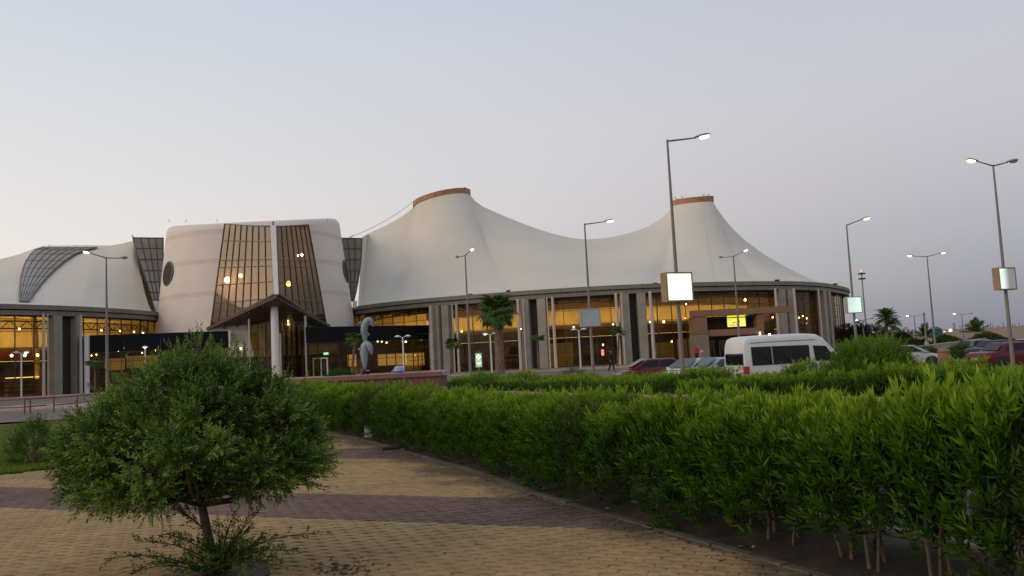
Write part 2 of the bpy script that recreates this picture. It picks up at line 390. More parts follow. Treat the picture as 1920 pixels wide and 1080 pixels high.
m = MB(); m.lathe([(0.1, 0), (0.22, 0.15), (0.2, 0.5), (0.08, 0.6)], 8, P(872, 358, YR)); m.build('warning_lamp', M_MULL, hallR)
for a, b in (((1273, 375), (1264, 370)), ((1282, 374), (1277, 368)), ((1315, 372), (1321, 364)), ((1322, 371), (1330, 363))): stick([a, b], YR-1, 0.05)
m = MB(); m.tube([P(776, 377, YR).lerp(P(657, 444, 118), t)+Vector((0, 0, -2.2*t*(1-t))) for t in [i/12 for i in range(13)]], 0.035, 5); m.build('stay_cable', M_STEEL, hallR)
stick([(655, 446), (664, 441)], 118, 0.06)
for x, y in ((882, 551.5), (953, 545), (1228, 531), (1457, 525), (1566, 532)): # little floodlights on the fascia
    g = G(x, y, 9.35); m = MB().box((g.x, g.y, 9.3), (0.5, 0.4, 0.2)); m.bar((g.x, g.y, 9.1), (g.x, g.y, 9.25), 0.08); m.build('fascia_floodlight', M_SOFF, hallR)
# concrete pillars in pairs, built of stacked blocks, and slim white posts
def on_facade(px, pt, c, rf, off):   # facade point seen at this pixel column, at eye level
    d = ray(px, 690+ -0.05*(px-520)); d = Vector((d.x, d.y)).normalized(); best = None
    for i in range(600):
        s = 60+i*0.15; x, y = d.x*s, d.y*s; th = math.atan2(y-c[1], x-c[0])
        if math.hypot(x-c[0], y-c[1]) < rf(th)+off: return Vector((x, y, 0)), th
    return Vector((d.x*100, d.y*100, 0)), R(-90)
def pillar(px, pt, c, rf, root, w=1.05, z1=8.15):
    p, th = on_facade(px, pt, c, rf, -0.55); M = Matrix.Rotation(th+math.pi/2, 3, 'Z')
    m = MB(); m.box((p.x, p.y, z1/2), (w-0.1, 0.9, z1), 0, M)
    nb = 6
    for k in range(nb):
        z0 = z1*k/nb; m.box((p.x, p.y, z0+z1/nb/2), (w, 1.0, z1/nb-0.03), 0, M)
    m.build('concrete_pillar', M_CONC, root)
for px in (824, 842, 990, 1021, 1176, 1207, 1469, 1483, 1547, 1556): pillar(px, ptR, cR, rR, hallR, 1.0)
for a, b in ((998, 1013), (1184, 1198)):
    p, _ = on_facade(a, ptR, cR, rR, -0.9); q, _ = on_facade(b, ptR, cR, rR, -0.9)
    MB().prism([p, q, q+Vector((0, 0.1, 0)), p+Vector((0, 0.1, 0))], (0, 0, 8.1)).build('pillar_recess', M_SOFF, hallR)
def post(px0, root, c, rf, r=0.17, off=0.55, z1=8.25):
    p, th = on_facade(px0, None, c, rf, off)
    MB().tube([(p.x, p.y, 0), (p.x-0.0, p.y, z1)], [r, r*0.8], 10).build('white_post', M_POST, root, smooth=40)
for px, r in ((808+3, .22), (860, .16), (852, .10), (976, .21), (986, .10), (1031, .09), (1041.5, .2), (1161, .2), (1171, .1), (1225.5, .22), (1461, .17), (1496, .2), (1542, .13)): post(px, hallR, cR, rR, r)
# ceiling lamps behind the glass
for th in np.linspace(R(-140), R(-25), 34):
    o = -rnd.uniform(3.5, 8.2); z = rnd.choice((5.0, 5.1, 4.9, 7.2)); z += rnd.uniform(-.1, .1)
    link('ceiling_lamp', GLOBE if rnd.random() < .5 else GLOBE_S, hallR, True, Matrix.Translation(ptR(th+rnd.uniform(-.02, .02), o, z)))
for th in np.linspace(R(-135), R(-30), 12):
    link('ceiling_lamp', GLOBE_S, hallR, True, Matrix.Translation(ptR(th+rnd.uniform(-.05, .05), -rnd.uniform(3, 11), 2.4)))
# hanging roof trusses and inner partitions seen through the glass
m = MB()
for i in range(0, len(thsR)-1):
    a, b = ptR(thsR[i], -5, 7.7), ptR(thsR[i+1], -5, 7.7); up = Vector((0, 0, 0.6)); m.bar(a, b, 0.12); m.bar(a+up, b+up, 0.12); m.bar(a, b+up, 0.08)
m.build('roof_truss', M_MULL, hallR)
for th in np.linspace(R(-132), R(-32), 15):
    w = rnd.uniform(1.2, 4.0); h = rnd.uniform(1.6, 3.2); p = ptR(th, -rnd.uniform(5, 8.5), h/2)
    MB().box(p, (w, 0.5, h), 0, Matrix.Rotation(th+math.pi/2, 3, 'Z')).build('counter', rnd.choice([M_GOLD, M_MEZZ, M_MEZZ, M_DARK]), hallR)
# right entrance portal
YP = 93.0
def prect(x0, y0, x1, y1, D, depth, name, mt, root=hallR):
    a, b, c, d = P(x0, y0, D), P(x1, y0 - 0.051*(x1-x0), D), P(x1, y1 - 0.051*(x1-x0), D), P(x0, y1, D)
    z0 = (d.z+c.z)/2; z1 = (a.z+b.z)/2; xa = (a.x+d.x)/2; xb = (b.x+c.x)/2
    return MB().box(((xa+xb)/2, D+depth/2, (z0+z1)/2), (xb-xa, depth, z1-z0)).build(name, mt, root)
prect(1298, 582.5, 1487, 594, YP, 1.6, 'portal_beam', M_PORTAL)
prect(1302, 594.3, 1326, 627, YP+0.1, 3, 'portal_pier', M_PORTAL)
prect(1420, 588.3, 1432, 617, YP+0.3, 3, 'portal_pier', M_PORTAL)
prect(1304, 627.4, 1330, 676, YP+0.15, 3, 'stone_pier', M_STONE)
prect(1423, 623, 1434, 668, YP+0.35, 3, 'stone_pier', M_STONE)
prect(1326.4, 619, 1433, 631, YP+0.4, 1.0, 'portal_beam', M_PORTAL)
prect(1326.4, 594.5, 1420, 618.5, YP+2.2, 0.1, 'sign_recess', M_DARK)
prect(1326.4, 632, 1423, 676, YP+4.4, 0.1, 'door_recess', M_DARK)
MB().box((P(1374, 600, YP+2).x, YP+2.2, P(1374, 594, YP).z-0.05), (5.9, 3, 0.08)).build('portal_soffit', M_SOFF, hallR)
for x0 in (1330, 1349, 1368, 1387, 1404):
    for dx in (0, 8.5): prect(x0+dx, 640, x0+dx+1.6, 672, YP+3.2, 0.12, 'door_frame', M_STONE)
    prect(x0, 638.5, x0+10, 640.5, YP+3.2, 0.12, 'door_frame', M_STONE)
    prect(x0+2, 640.6, x0+8, 672, YP+3.25, 0.04, 'door_glass', M_GLASS2)
a = P(1363, 592, YP+1.4); b = P(1397, 590.3, YP+1.4); c = P(1397, 611.5, YP+1.4)
M_YEL = emis('yellow_sign_face', (0.92, 0.86, 0.03), 0.95)
sx, sz, sw, sh = (a.x+b.x)/2, (b.z+c.z)/2, b.x-a.x, b.z-c.z
ysign = thing('illuminated_sign', 'small glowing yellow sign with dark lettering above the right entrance doors', 'sign', (sx, YP+1.5, sz-sh/2))
MB().box((sx, YP+1.56, sz), (sw+0.1, 0.2, sh+0.1)).build('sign_case', M_MULL, ysign)
MB().box((sx, YP+1.44, sz), (sw, 0.04, sh)).build('sign_face', M_YEL, ysign)
m = MB()
for r_, (f0, f1) in enumerate(((0.36, 0.62), (0.14, 0.2), (0.3, 0.66), (0.08, 0.62))):
    z = sz+sh*(0.34-0.23*r_); x = sx-sw/2+sw*f0
    while x < sx-sw/2+sw*f1:
        w = rnd.uniform(.05, .16); m.box((x+w/2, YP+1.41, z+rnd.uniform(-.01, .01)), (w, 0.012, rnd.uniform(.07, .13))); x += w+rnd.uniform(.03, .06)
m.box((sx+sw*.17, YP+1.41, sz), (0.05, .012, 0.14)); m.build('lettering', M_MULL, ysign)
link('wall_lamp', MB().box((0, 0, 0), (0.18, 0.18, 0.6)).mesh('wall_lamp', emis('wall_lamp', (1, 0.62, 0.35), 1.6)), hallR, True, Matrix.Translation(P(1425, 627, YP)))
link('wall_lamp', globe_mesh(0.14), hallR, True, Matrix.Translation(P(1443, 628, YP+1)))

# ---- left hall
cL = (-86.0, 100.0)
rimL_px = [(-160, 566), (0, 569.6), (148, 574), (222, 578.5), (302, 585)]
rL = rim_curve([G(x, y, RIM) for x, y in rimL_px], cL, 41.0)
hallL = thing('tent_hall', 'golden lit glass hall under the low white tent roof left of the drum entrance', 'building', (-50, 88, 0))
ptL, thsL = hall_shell(hallL, cL, rL, R(-70), R(48), lambda p, z: p.y > 109 or (p.y > 88.5 and z < 5.2), 4.3, gold_top=4.55)
rimang = lambda px: lerp_keys([(x, math.atan2(G(x, y, RIM).y-cL[1], G(x, y, RIM).x-cL[0])) for x, y in rimL_px], px)
YL = 106.0
ridge_keys = [(P(x, y, YL), rimang(fx), ex) for x, y, fx, ex in ((-260, 556, -160, 1.1), (-120, 520, -110, 1.2), (-50, 500, -60, 1.25), (0, 486, -10, 1.3), (35, 477, 30, 1.35), (62, 467, 60, 1.4), (80, 461.5, 75, 1.4), (100, 460.5, 90, 1.4), (140, 460, 120, 1.4), (180, 460, 150, 1.4), (205, 460.5, 175, 1.45), (230, 456.5, 215, 1.5), (250, 451, 255, 1.55))]
e_top, e_rim = P(252, 450, YL), ptL(rimang(296), -0.25, 9.12)
ridge_keys.append((e_top, rimang(292), 1.6))
rowsL = membrane(dense(ridge_keys, 5), ptL)
mbl = MB(); mbl.grid(rowsL); mbl.grid([[Vector((p.x, 2*YL-p.y+(2 if i else 0), p.z)) for i, p in enumerate(r)] for r in rowsL])
mbl.build('membrane_roof', M_MEMB, hallL, smooth=60)
BV_L = BVHTree.FromPolygons([tuple(v) for v in mbl.v], mbl.f)
for i in (30,): seam(rowsL, i).build('roof_seam', M_SEAM, hallL)
def hit(bv, x, y):
    d = ray(x, y).normalized(); h = bv.ray_cast(Vector((0, 0, EYE)), d); return h
# curved rooflight lying on the left tent
def surf(bv, x, y, lift=0.25, D=None):
    h = hit(bv, x, y)
    if h[0] is None: return P(x, y, D or YL)
    return h[0]-ray(x, y).normalized()*lift
Lc = [(38, 566), (37, 552), (38, 536), (40, 519), (44, 503), (50, 489), (58, 477), (68, 468), (80, 464.5)]
Rc = [(53, 566), (63, 551), (75, 535), (89, 519), (104, 504), (121, 490), (140, 477), (160, 469), (182, 464)]
nc = 6
gridp = []
for (lx, ly), (rx, ry) in zip(Lc, Rc):
    gridp.append([surf(BV_L, lx+(rx-lx)*j/nc, ly+(ry-ly)*j/nc, 0.5) for j in range(nc+1)])
def glazed_grid(gp, root, gm, name='skylight_pane', bar=0.09, thick=0.06, barm=M_MULL):
    mm = MB()
    for i in range(len(gp)-1):
        for j in range(len(gp[0])-1):
            q = [gp[i][j], gp[i][j+1], gp[i+1][j+1], gp[i+1][j]]; n_ = (q[1]-q[0]).cross(q[3]-q[0])
            if n_.length < 1e-6: continue
            n_.normalize(); MB().prism(q, n_*thick).build(name, gm, root)
    for i in range(len(gp)):
        for j in range(len(gp[0])):
            for (a, b) in ((i+1, j), (i, j+1)):
                if a < len(gp) and b < len(gp[0]) and (gp[i][j]-gp[a][b]).length > 0.05: mm.bar(gp[i][j], gp[a][b], bar, bar*1.7, up=(0, -1, 0.01))
    mm.build('glazing_bar', barm, root)
M_GBAR = mat('grey_bars', (0.10, 0.09, 0.08), 0.6)
M_RGLASS = mat('smoked_roof_glass', (0.25, 0.22, 0.17), 0.35, spec=0.35, var=0.12, scale=0.5)
glazed_grid(gridp, hallL, M_RGLASS, 'skylight_pane', 0.12, barm=M_GBAR)
# rim cheek of the rooflight
MB().tube([g[0] for g in gridp], 0.12, 6).build('skylight_edge', M_FASC, hallL); MB().tube([g[-1] for g in gridp], 0.08, 6).build('skylight_edge', M_FASC, hallL)
# glass wedge between the left tent and the drum
def wedge(left, right, D0, D1, nr, ncol, root):
    gp = []
    for i in range(nr+1):
        t = i/nr*(len(left)-1); k = min(int(t), len(left)-2); f = t-k
        a = (left[k][0]+(left[k+1][0]-left[k][0])*f, left[k][1]+(left[k+1][1]-left[k][1])*f); b = (right[k][0]+(right[k+1][0]-right[k][0])*f, right[k][1]+(right[k+1][1]-right[k][1])*f)
        A, B = P(*a, D0), P(*b, D1); gp.append([A.lerp(B, j/ncol) for j in range(ncol+1)])
    glazed_grid(gp, root, M_RGLASS, 'wedge_pane', 0.1, barm=M_GBAR)
    mid = MB(); return gp
wedge([(249, 446), (256, 470), (264, 495), (272, 520), (280, 545), (285, 563)], [(306, 446.5), (306, 470), (306, 495), (306, 520), (306, 545), (306, 563)], 104, 110, 6, 4, hallL)
wedge([(622, 446), (630, 470), (636, 495), (642, 520), (648, 545), (652, 565)], [(679, 447), (678.5, 470), (676.5, 495), (673, 520), (668.5, 545), (663.5, 565)], 110, 110.5, 6, 4, hallR)
MB().prism([P(286, 564, 102), P(297, 564, 102), P(296, 586, 102), P(293, 586, 102)], (0, 0.6, 0)).build('gutter_block', M_WHITE, hallL)
MB().prism([P(661, 565, 106), P(668, 564, 106), P(667, 577, 106), P(661, 578, 106)], (0, 0.6, 0)).build('gutter_block', M_WHITE, hallR)
for x, y, x2, y2 in ((252, 447, 247, 441), (96, 463, 92, 460)): stick([(x, y), (x2, y2)], YL, 0.07, hallL)
for px, w in ((103, .98), (142, .7)): pillar(px, ptL, cL, rL, hallL, w)
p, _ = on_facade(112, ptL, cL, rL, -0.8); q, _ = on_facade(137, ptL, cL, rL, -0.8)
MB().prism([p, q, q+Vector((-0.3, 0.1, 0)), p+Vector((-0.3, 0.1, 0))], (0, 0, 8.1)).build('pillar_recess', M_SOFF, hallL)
for px, r in ((82, .16), (90, .08), (152, .17)): post(px, hallL, cL, rL, r)
# left hall interior: lattice truss, red band, hanging lamps, inner column, lit shop counter
m = MB()
for i in range(0, len(thsL)-1):
    a, b = ptL(thsL[i], -3.5, 7.0), ptL(thsL[i+1], -3.5, 7.0); up = Vector((0, 0, 0.75)); mid = (a+b)/2; m.bar(a, b, 0.13); m.bar(a+up, b+up, 0.13); m.bar(a, mid+up, 0.07); m.bar(mid+up, b, 0.07)
m.build('roof_truss', M_MULL, hallL)
M_RED = mat('red_band', (0.36, 0.05, 0.03), 0.6)
m = MB(); m.grid([[ptL(t, -8.9, 4.35) for t in thsL], [ptL(t, -8.9, 4.9) for t in thsL]]); m.build('red_band', M_RED, hallL)
for th in np.linspace(R(-66), R(0), 30): link('ceiling_lamp', GLOBE, hallL, True, Matrix.Translation(ptL(th, -5.5, 4.3)))
for th in np.linspace(R(-66), R(8), 15): link('ceiling_lamp', GLOBE_S, hallL, True, Matrix.Translation(ptL(th, -3.4, 6.95)))
a = P(74, 715, 92); b = P(63, 597, 92); MB().tube([(a.x, 92, 0), (b.x, 92, 8.8)], 0.33, 12).build('inner_column', M_GOLD, hallL, smooth=40)
a, b = P(12, 724, 87), P(74, 721, 92)
cnt = MB()
for k in range(4): cnt.bar((a.x, a.y, 0.15+0.5*k), (b.x, b.y, 0.15+0.5*k), 0.6, 0.05)
cnt.build('shop_shelf', M_GOLD, hallL)
m = MB()
for k in range(3):
    for i in range(18):
        q = a.lerp(b, (i+.5)/18); m.box((q.x, q.y, 0.18+0.5*k+0.15), (0.18, 0.3, rnd.uniform(.15, .32)))
m.build('shop_goods', M_STONE, hallL)
MB().bar((a.x, a.y, 1.98), (b.x, b.y, 1.98), 0.25, 0.06).build('shelf_light', emis('shelf_light', (1, 0.7, 0.3), 3), hallL)
# ------------------------------------------------------------------ the drum entrance with its glazed prow
cT = (-33.2, 107.0)
tower = thing('entrance_drum', 'cream drum tower with pink stripes and a pointed brown glass prow on a column', 'building', (-28, 96, 0))
topz = lambda y: 19.35+0.15*(y-97)
levels = [3.0, 6.5, 10.35, 10.95, 14.2, 14.8, 17.75, 18.35]
NT = 120
drum = MB(); rows = []
def rad(z): return 12.75-0.115*(z-3)
for k in range(len(levels)+4):
    row = []
    for j in range(NT):
        q = 2*math.pi*j/NT; y = cT[1]+11.3*math.sin(q); tz = topz(y)
        if k < len(levels): z = min(levels[k], tz-1.0+0.02*k); r = rad(z)
        else:
            dz, dr = ((1.0, 0.0), (0.45, 0.12), (0.12, 0.45), (0.0, 1.1))[k-len(levels)]; z = tz-dz+(0.2 if k == len(levels) else 0); r = rad(z)-dr
        row.append((cT[0]+r*math.cos(q), cT[1]+r*math.sin(q), z))
    rows.append(row)
for k in range(len(rows)-1): drum.grid(rows[k:k+2], 1 if k in (2, 4, 6) else 0, True)
drum.add(rows[-1], [tuple(range(NT))], 0)
d_ob = drum.build('drum_wall', [M_CLAD, M_STRIPE], tower, smooth=35, fix=False)
BV_T = BVHTree.FromPolygons([tuple(v) for v in drum.v], drum.f)
for x, y in ((317, 412), (349, 412), (407, 411), (583, 411), (614, 412)): stick([(x, y+5), (x, y-1)], 102, 0.03, tower, 'roof_mast')
# round windows
def porthole(x, y, rr):
    p = None; step = -2 if x > 480 else 2
    while p is None:
        p, nrm_, _, _ = BV_T.ray_cast(Vector((0, 0, EYE)), ray(x, y).normalized()); x += step
    if nrm_.dot(ray(x, y)) > 0: nrm_ = -nrm_
    q = nrm_.to_track_quat('Z', 'Y').to_matrix(); o = [[], [], []]
    for i in range(28):
        t = 2*math.pi*i/28
        for k, (r, h) in enumerate(((rr, -0.6), (rr, 0.04), (rr*0.86, 0.07))): o[k].append(p+q @ Vector((r*math.cos(t), r*math.sin(t), h)))
    m = MB(); m.grid(o, 0, True); fr = m.build('porthole_frame', M_PBAR, tower)
    m = MB(); m.add([p+q @ Vector((rr*.88*math.cos(2*math.pi*i/28), rr*.88*math.sin(2*math.pi*i/28), 0.05)) for i in range(28)], [tuple(range(28))]); m.build('porthole_glass', M_DARK, fr)
porthole(315, 513, 1.55); porthole(648, 509, 1.55)
# prow
def on_drum(x, y, lift=0.12):
    h = BV_T.ray_cast(Vector((0, 0, EYE)), ray(x, y).normalized()); return h[0]-ray(x, y).normalized()*lift
TL, TR = P(421.5, 420, on_drum(421.5, 436).y), P(578, 421, on_drum(579, 438).y); BL, BR = on_drum(395, 613.5), on_drum(612, 609.5)
RT, AP = P(513, 425, 88.6), P(519, 552, 86.8)
def lerp2(a, b, t): return a+(b-a)*t
def clip(poly, v0, v1):       # keep v below the line from (0,v0) to (1,v1)
    out = []
    f = lambda p: (v0+(v1-v0)*p[0])-p[1]
    for a, b in zip(poly, poly[1:]+poly[:1]):
        fa, fb = f(a), f(b)
        if fa >= 0: out.append(a)
        if (fa >= 0) != (fb >= 0): t = fa/(fa-fb); out.append((a[0]+(b[0]-a[0])*t, a[1]+(b[1]-a[1])*t))
    return out
def facet(T0, T1, B0, AP_, gm, vrows, ncol):
    """T0 outer top, T1 ridge top, B0 outer bottom (v = 1), AP_ ridge bottom"""
    va = (T1.z-AP_.z)/(T1.z-B0.z); ridge = AP_-T1; RB = T1+ridge/va
    pt = lambda u, v: (T0.lerp(B0, v)).lerp(T1.lerp(RB, v), u)
    mm = MB(); n_ = (T1-T0).cross(B0-T0).normalized()
    if n_.y > 0: n_ = -n_
    for i in range(len(vrows)-1):
        for j in range(ncol):
            e = 0.0
            poly = clip([(j/ncol, vrows[i]), ((j+1)/ncol, vrows[i]), ((j+1)/ncol, vrows[i+1]), (j/ncol, vrows[i+1])], 1.0, va)
            if len(poly) < 3: continue
            MB().prism([pt(*p) for p in poly], n_*-0.05).build('window_pane', gm, tower)
    def line(a, b, w):
        pa, pb = pt(*a), pt(*b)
        if (pa-pb).length > .1: mm.bar(pa, pb, w, w+0.08, up=n_)
    for j in range(ncol+1):
        u = j/ncol; line((u, 0), (u, 1+(va-1)*u), 0.075)
    for v in vrows:
        um = 1.0 if v <= va else max(0, (1-v)/(1-va)); line((0, v), (um, v), 0.075)
    line((0, 1), (1, va), 0.2); mm.build('glazing_bar', M_PBAR, tower)
VR = [0, .165, .36, .43, .60, .775, .845, .93, 1.0]
facet(TL, RT+Vector((-0.28, 0, 0)), BL, AP+Vector((-0.25, 0, 0)), M_PROW, VR, 8)
facet(TR, RT+Vector((0.28, 0, 0)), BR, AP+Vector((0.25, 0, 0)), M_PROW_SHADE, VR, 7)
MB().prism([RT+Vector((-.29, 0, 0.1)), RT+Vector((.29, 0, 0.1)), AP+Vector((.24, 0, 0)), AP+Vector((-.24, 0, 0))], (0, -0.22, 0)).build('prow_fin', M_WHITE, tower)
m = MB(); m.add([TL+Vector((0, 1.5, .1)), RT+Vector((0, 0, .12)), TR+Vector((0, 1.5, .1))], [(0, 1, 2)]); m.build('prow_roof', M_CLAD, tower)
MB().tube([RT+Vector((-.1, 0.2, 0)), RT+Vector((-.1, 0.2, 0.6))], 0.1, 6).build('roof_beacon', M_STEEL, tower)
sf = MB(); up = Vector((0, 0, -0.35)); B2L, B2R = BL+Vector((0, 1.2, 0)), BR+Vector((0, 1.2, 0))
sf.prism([BL+Vector((-.5, 0, -.02)), AP+Vector((0, -.25, -.02)), BR+Vector((.5, 0, -.02)), B2R, B2L], up)
for t in (0.2, 0.4, 0.6, 0.8):
    sf.bar(BL.lerp(AP, t)+up*1.3, B2L.lerp(B2R, t*0.5)+up*1.3, 0.25, 0.2); sf.bar(BR.lerp(AP, t)+up*1.3, B2R.lerp(B2L, t*0.5)+up*1.3, 0.25, 0.2)
sf.build('prow_soffit', mat('brown_soffit', (0.10, 0.062, 0.042), 0.6, var=0.15, scale=0.8), tower)
# floors and lamps inside the prow
for v in (0.395, 0.81):
    a, b, c = TL.lerp(BL, v), RT.lerp(RT+(AP-RT)/((RT.z-AP.z)/(RT.z-BL.z)), v), TR.lerp(BR, v)
    b = b+Vector((-.2, 1.6, 0)); a = a+Vector((.8, 0.6, 0)); c = c+Vector((-.8, 0.6, 0)); z = (a.z+c.z)/2
    MB().prism([Vector((p.x, p.y, z)) for p in (a, b, c)], (0, 0, 0.35)).build('floor_slab', M_MEZZ, tower)
for x, y, D, r in ((427, 525, 94, .34), (451, 517, 93, .22), (541, 532, 93, .3), (566, 478, 95, .12)):
    link('interior_lamp', MB().lathe([(0.3*r, -r), (0.8*r, -0.6*r), (r, 0), (0.8*r, 0.6*r), (0.3*r, r)], 10).mesh('interior_lamp', M_BULB), tower, True, Matrix.Translation(P(x, y, D)))
# portico column, slender posts
cb = G(518, 718); MB().tube([(cb.x, cb.y, 0), (cb.x, cb.y, 8.4)], [0.44, 0.40], 20).build('portico_column', M_WHITE, tower, smooth=40)
MB().lathe([(0.75, 0), (0.75, 0.2), (0.6, 0.35)], 20, (cb.x, cb.y, 0.001)).build('column_base', M_CONC, tower)
MB().lathe([(0.35, 8.38), (0.3, 8.6), (0.55, 8.95)], 14, (cb.x, cb.y, 0)).build('column_cap', M_SOFF, tower)
for px, Y, z, r in ((469, 91.5, 7.2, .11), (575, 92.5, 7.3, .13), (527, 91, 5.4, .09)):
    x = P(px, 690, Y).x; MB().tube([(x, Y, 0), (x, Y, z)], r, 8).build('slender_post', M_POST, tower)
# curtained glass wall under the prow
def curtain_wall(root, pts, z1, n_each, rows, gm, thick=0.05, curtain=False):
    mm = MB(); unit = MB().box((0, 0, 0), (1, 0.03, 1)).mesh('window_pane', gm)
    for (a, b), n in zip(zip(pts, pts[1:]), n_each):
        a, b = Vector((*a, 0)), Vector((*b, 0)); d = b-a; ang = math.atan2(d.y, d.x); w = d.length/n
        for i in range(n):
            c = a.lerp(b, (i+.5)/n)
            for k in range(len(rows)-1):
                link('window_pane', unit, root, True, Matrix.Translation((c.x, c.y, (rows[k]+rows[k+1])/2)) @ Matrix.Rotation(ang+R(rnd.uniform(-.4, .4)), 4, 'Z') @ Matrix.Diagonal((w-0.05, 1, rows[k+1]-rows[k]-0.05, 1)))
        for i in range(n+1): c = a.lerp(b, i/n); mm.box((c.x, c.y, (rows[0]+rows[-1])/2), (0.06, 0.12, rows[-1]-rows[0]), 0, Matrix.Rotation(ang, 3, 'Z'))
        for z in rows: mm.bar(a+Vector((0, 0, z)), b+Vector((0, 0, z)), 0.09, 0.06)
    mm.build('glazing_bar', M_MULL, root)
xx = lambda px, Y: (P(px, 690, Y).x, Y)
wall_pts = [xx(428, 95.6), xx(514, 94.0), xx(580, 96.3)]
curtain_wall(tower, wall_pts, 7.7, (6, 5), [0.06, 2.2, 3.9, 5.6, 7.5], M_GLASS)
M_CURT = mat('beige_curtain', (0.34, 0.26, 0.17), 0.9, var=0.15, scale=1.5)
M_CURT2 = mat('brown_curtain', (0.12, 0.075, 0.05), 0.9, var=0.15, scale=1.5)
for (a, b), n in zip(zip(wall_pts, wall_pts[1:]), (9, 7)):
    for i in range(n):
        t0, t1 = i/n, (i+0.5)/n; A, B = Vector((*a, 0)).lerp(Vector((*b, 0)), t0), Vector((*a, 0)).lerp(Vector((*b, 0)), t1)
        l, h = [], []
        for k in range(9): q = A.lerp(B, k/8)+Vector((0, 0.8+0.1*math.sin(k*1.6), 0)); l.append(q+Vector((0, 0, .1))); h.append(q+Vector((0, 0, 7.3)))
        m = MB(); m.grid([l, h]); m.build('curtain', M_CURT if i % 2 else M_CURT2, tower)
MB().prism([(*xx(424, 98), 0.05), (*xx(584, 98.5), 0.05), (*xx(584, 98.5), 7.6), (*xx(424, 98), 7.6)], (0, .2, 0)).build('inner_wall', M_DARK, tower)
for x, y, r in ((446, 626, .1), (491, 613, .1), (490, 620, .13), (495, 640, .07), (541, 608, .12), (497, 629, .06)): link('interior_lamp', GLOBE_S, tower, True, Matrix.Translation(P(x, y, 95.4)))
for x, Y in ((436, 95.9), (462, 95.5), (488, 95.2), (540, 95.3), (565, 96.2)): link('fill_bulb', GLOBE, tower, True, Matrix.Translation((P(x, 620, Y).x, Y, 7.0)))  # bulbs added between glass and curtains to light the cloth
for px in (588, 602, 614):
    a = P(px, 690, 93.4); MB().box((a.x, 93.4, 1.2), (0.14, 0.14, 2.4)).build('door_frame', M_WHITE, tower)
a, b = P(588, 690, 93.4), P(614, 690, 93.4); MB().bar((a.x-.07, 93.4, 2.46), (b.x+.07, 93.4, 2.46), 0.14).build('door_frame', M_WHITE, tower)
MB().box((a.x+0.95, 93.45, 1.15), (1.2, 0.03, 2.2)).build('door_glass', M_GLASS2, tower); 
es = thing('exit_sign', 'small green lit sign above the white framed glass door', 'sign', (P(611, 675, 93).x, 93.2, 2.75))
MB().box((es.location.x, 93.25, 2.95), (0.62, 0.1, 0.34)).build('sign_case', M_MULL, es)
MB().box((es.location.x, 93.18, 2.95), (0.54, 0.04, 0.26)).build('sign_face', emis('green_sign', (0.25, 0.85, 0.30), 0.8), es)

# ------------------------------------------------------------------ the two low glass pavilions
GLOBE_XS = globe_mesh(0.055)
def pavilion(label, px, rear, ncols, ztop, cols, lamps, seedn):
    pts = [xx(p, Y) for p, Y in px]
    root = thing('glass_pavilion', label, 'building', (*pts[0], 0))
    # black fascia boards, one per bay
    for (a, b), n in zip(zip(pts, pts[1:]), ncols):
        a, b = Vector((*a, 0)), Vector((*b, 0)); d = (b-a).normalized(); nn = Vector((d.y, -d.x, 0)); nb = max(2, n//3)
        for i in range(nb):
            A, B = a.lerp(b, i/nb)+d*0.012, a.lerp(b, (i+1)/nb)-d*0.012
            MB().prism([A+nn*.12, B+nn*.12, B-nn*.25, A-nn*.25], (0, 0, ztop-4.25)).build('fascia_board', M_BLACK, root).location.z = 0
            KIDS[root.name][-1].matrix_parent_inverse = wm(root).inverted() @ Matrix.Translation((0, 0, 4.25))
    MB().prism([(*p, ztop-.15) for p in pts]+[(*p, ztop-.15) for p in rear], (0, 0, 0.12)).build('flat_roof', M_FASC, root)
    MB().prism([(*p, 4.2) for p in pts]+[(*p, 4.2) for p in rear], (0, 0, 0.04)).build('ceiling', M_MEZZ, root)
    MB().prism([(*p, 0.02) for p in pts]+[(*p, 0.02) for p in rear], (0, 0, 0.03)).build('interior_floor', M_MEZZ, root)
    curtain_wall(root, pts, 4.2, ncols, [0.06, 1.1, 2.15, 3.2, 4.2], M_GLASS)
    m = MB(); r2 = rear
    for a, b in zip(r2, r2[1:]): m.prism([(*a, .05), (*b, .05), (*b, 4.2), (*a, 4.2)], (0, 0.15, 0))
    m.build('rear_wall', M_MEZZ, root)
    for p, Y, r in cols:
        x = P(p, 690, Y).x; MB().tube([(x, Y, 0), (x, Y, ztop+.05)], r, 12).build('white_column', M_WHITE, root, smooth=40)
    for x, y, D in lamps: link('ceiling_lamp', GLOBE_S, root, True, Matrix.Translation(P(x, y, D)))
    q = random.Random(seedn)
    for (a, b), n in zip(zip(pts, pts[1:]), ncols):
        for i in range(n):
            c = Vector((*a, 0)).lerp(Vector((*b, 0)), (i+.5)/n); q.random() < .45 and link('fill_bulb', GLOBE_XS, root, True, Matrix.Translation((c.x+1.2, c.y+q.choice((1.8, 3.6)), 4.06)))  # small bulbs added to brighten the pavilion interior
    for (a, b), n in zip(zip(pts, pts[1:]), ncols):
        for i in range(n):
            if q.random() < .55:
                c = Vector((*a, 0)).lerp(Vector((*b, 0)), q.random()); w, h = q.uniform(.8, 3), q.uniform(.9, 2.6)
                MB().box((c.x, c.y+q.uniform(2.2, 4.5), h/2+.05), (w, .4, h)).build('counter', q.choice([M_DARK, M_MEZZ, M_GOLD, M_CURT]), root)
    return root
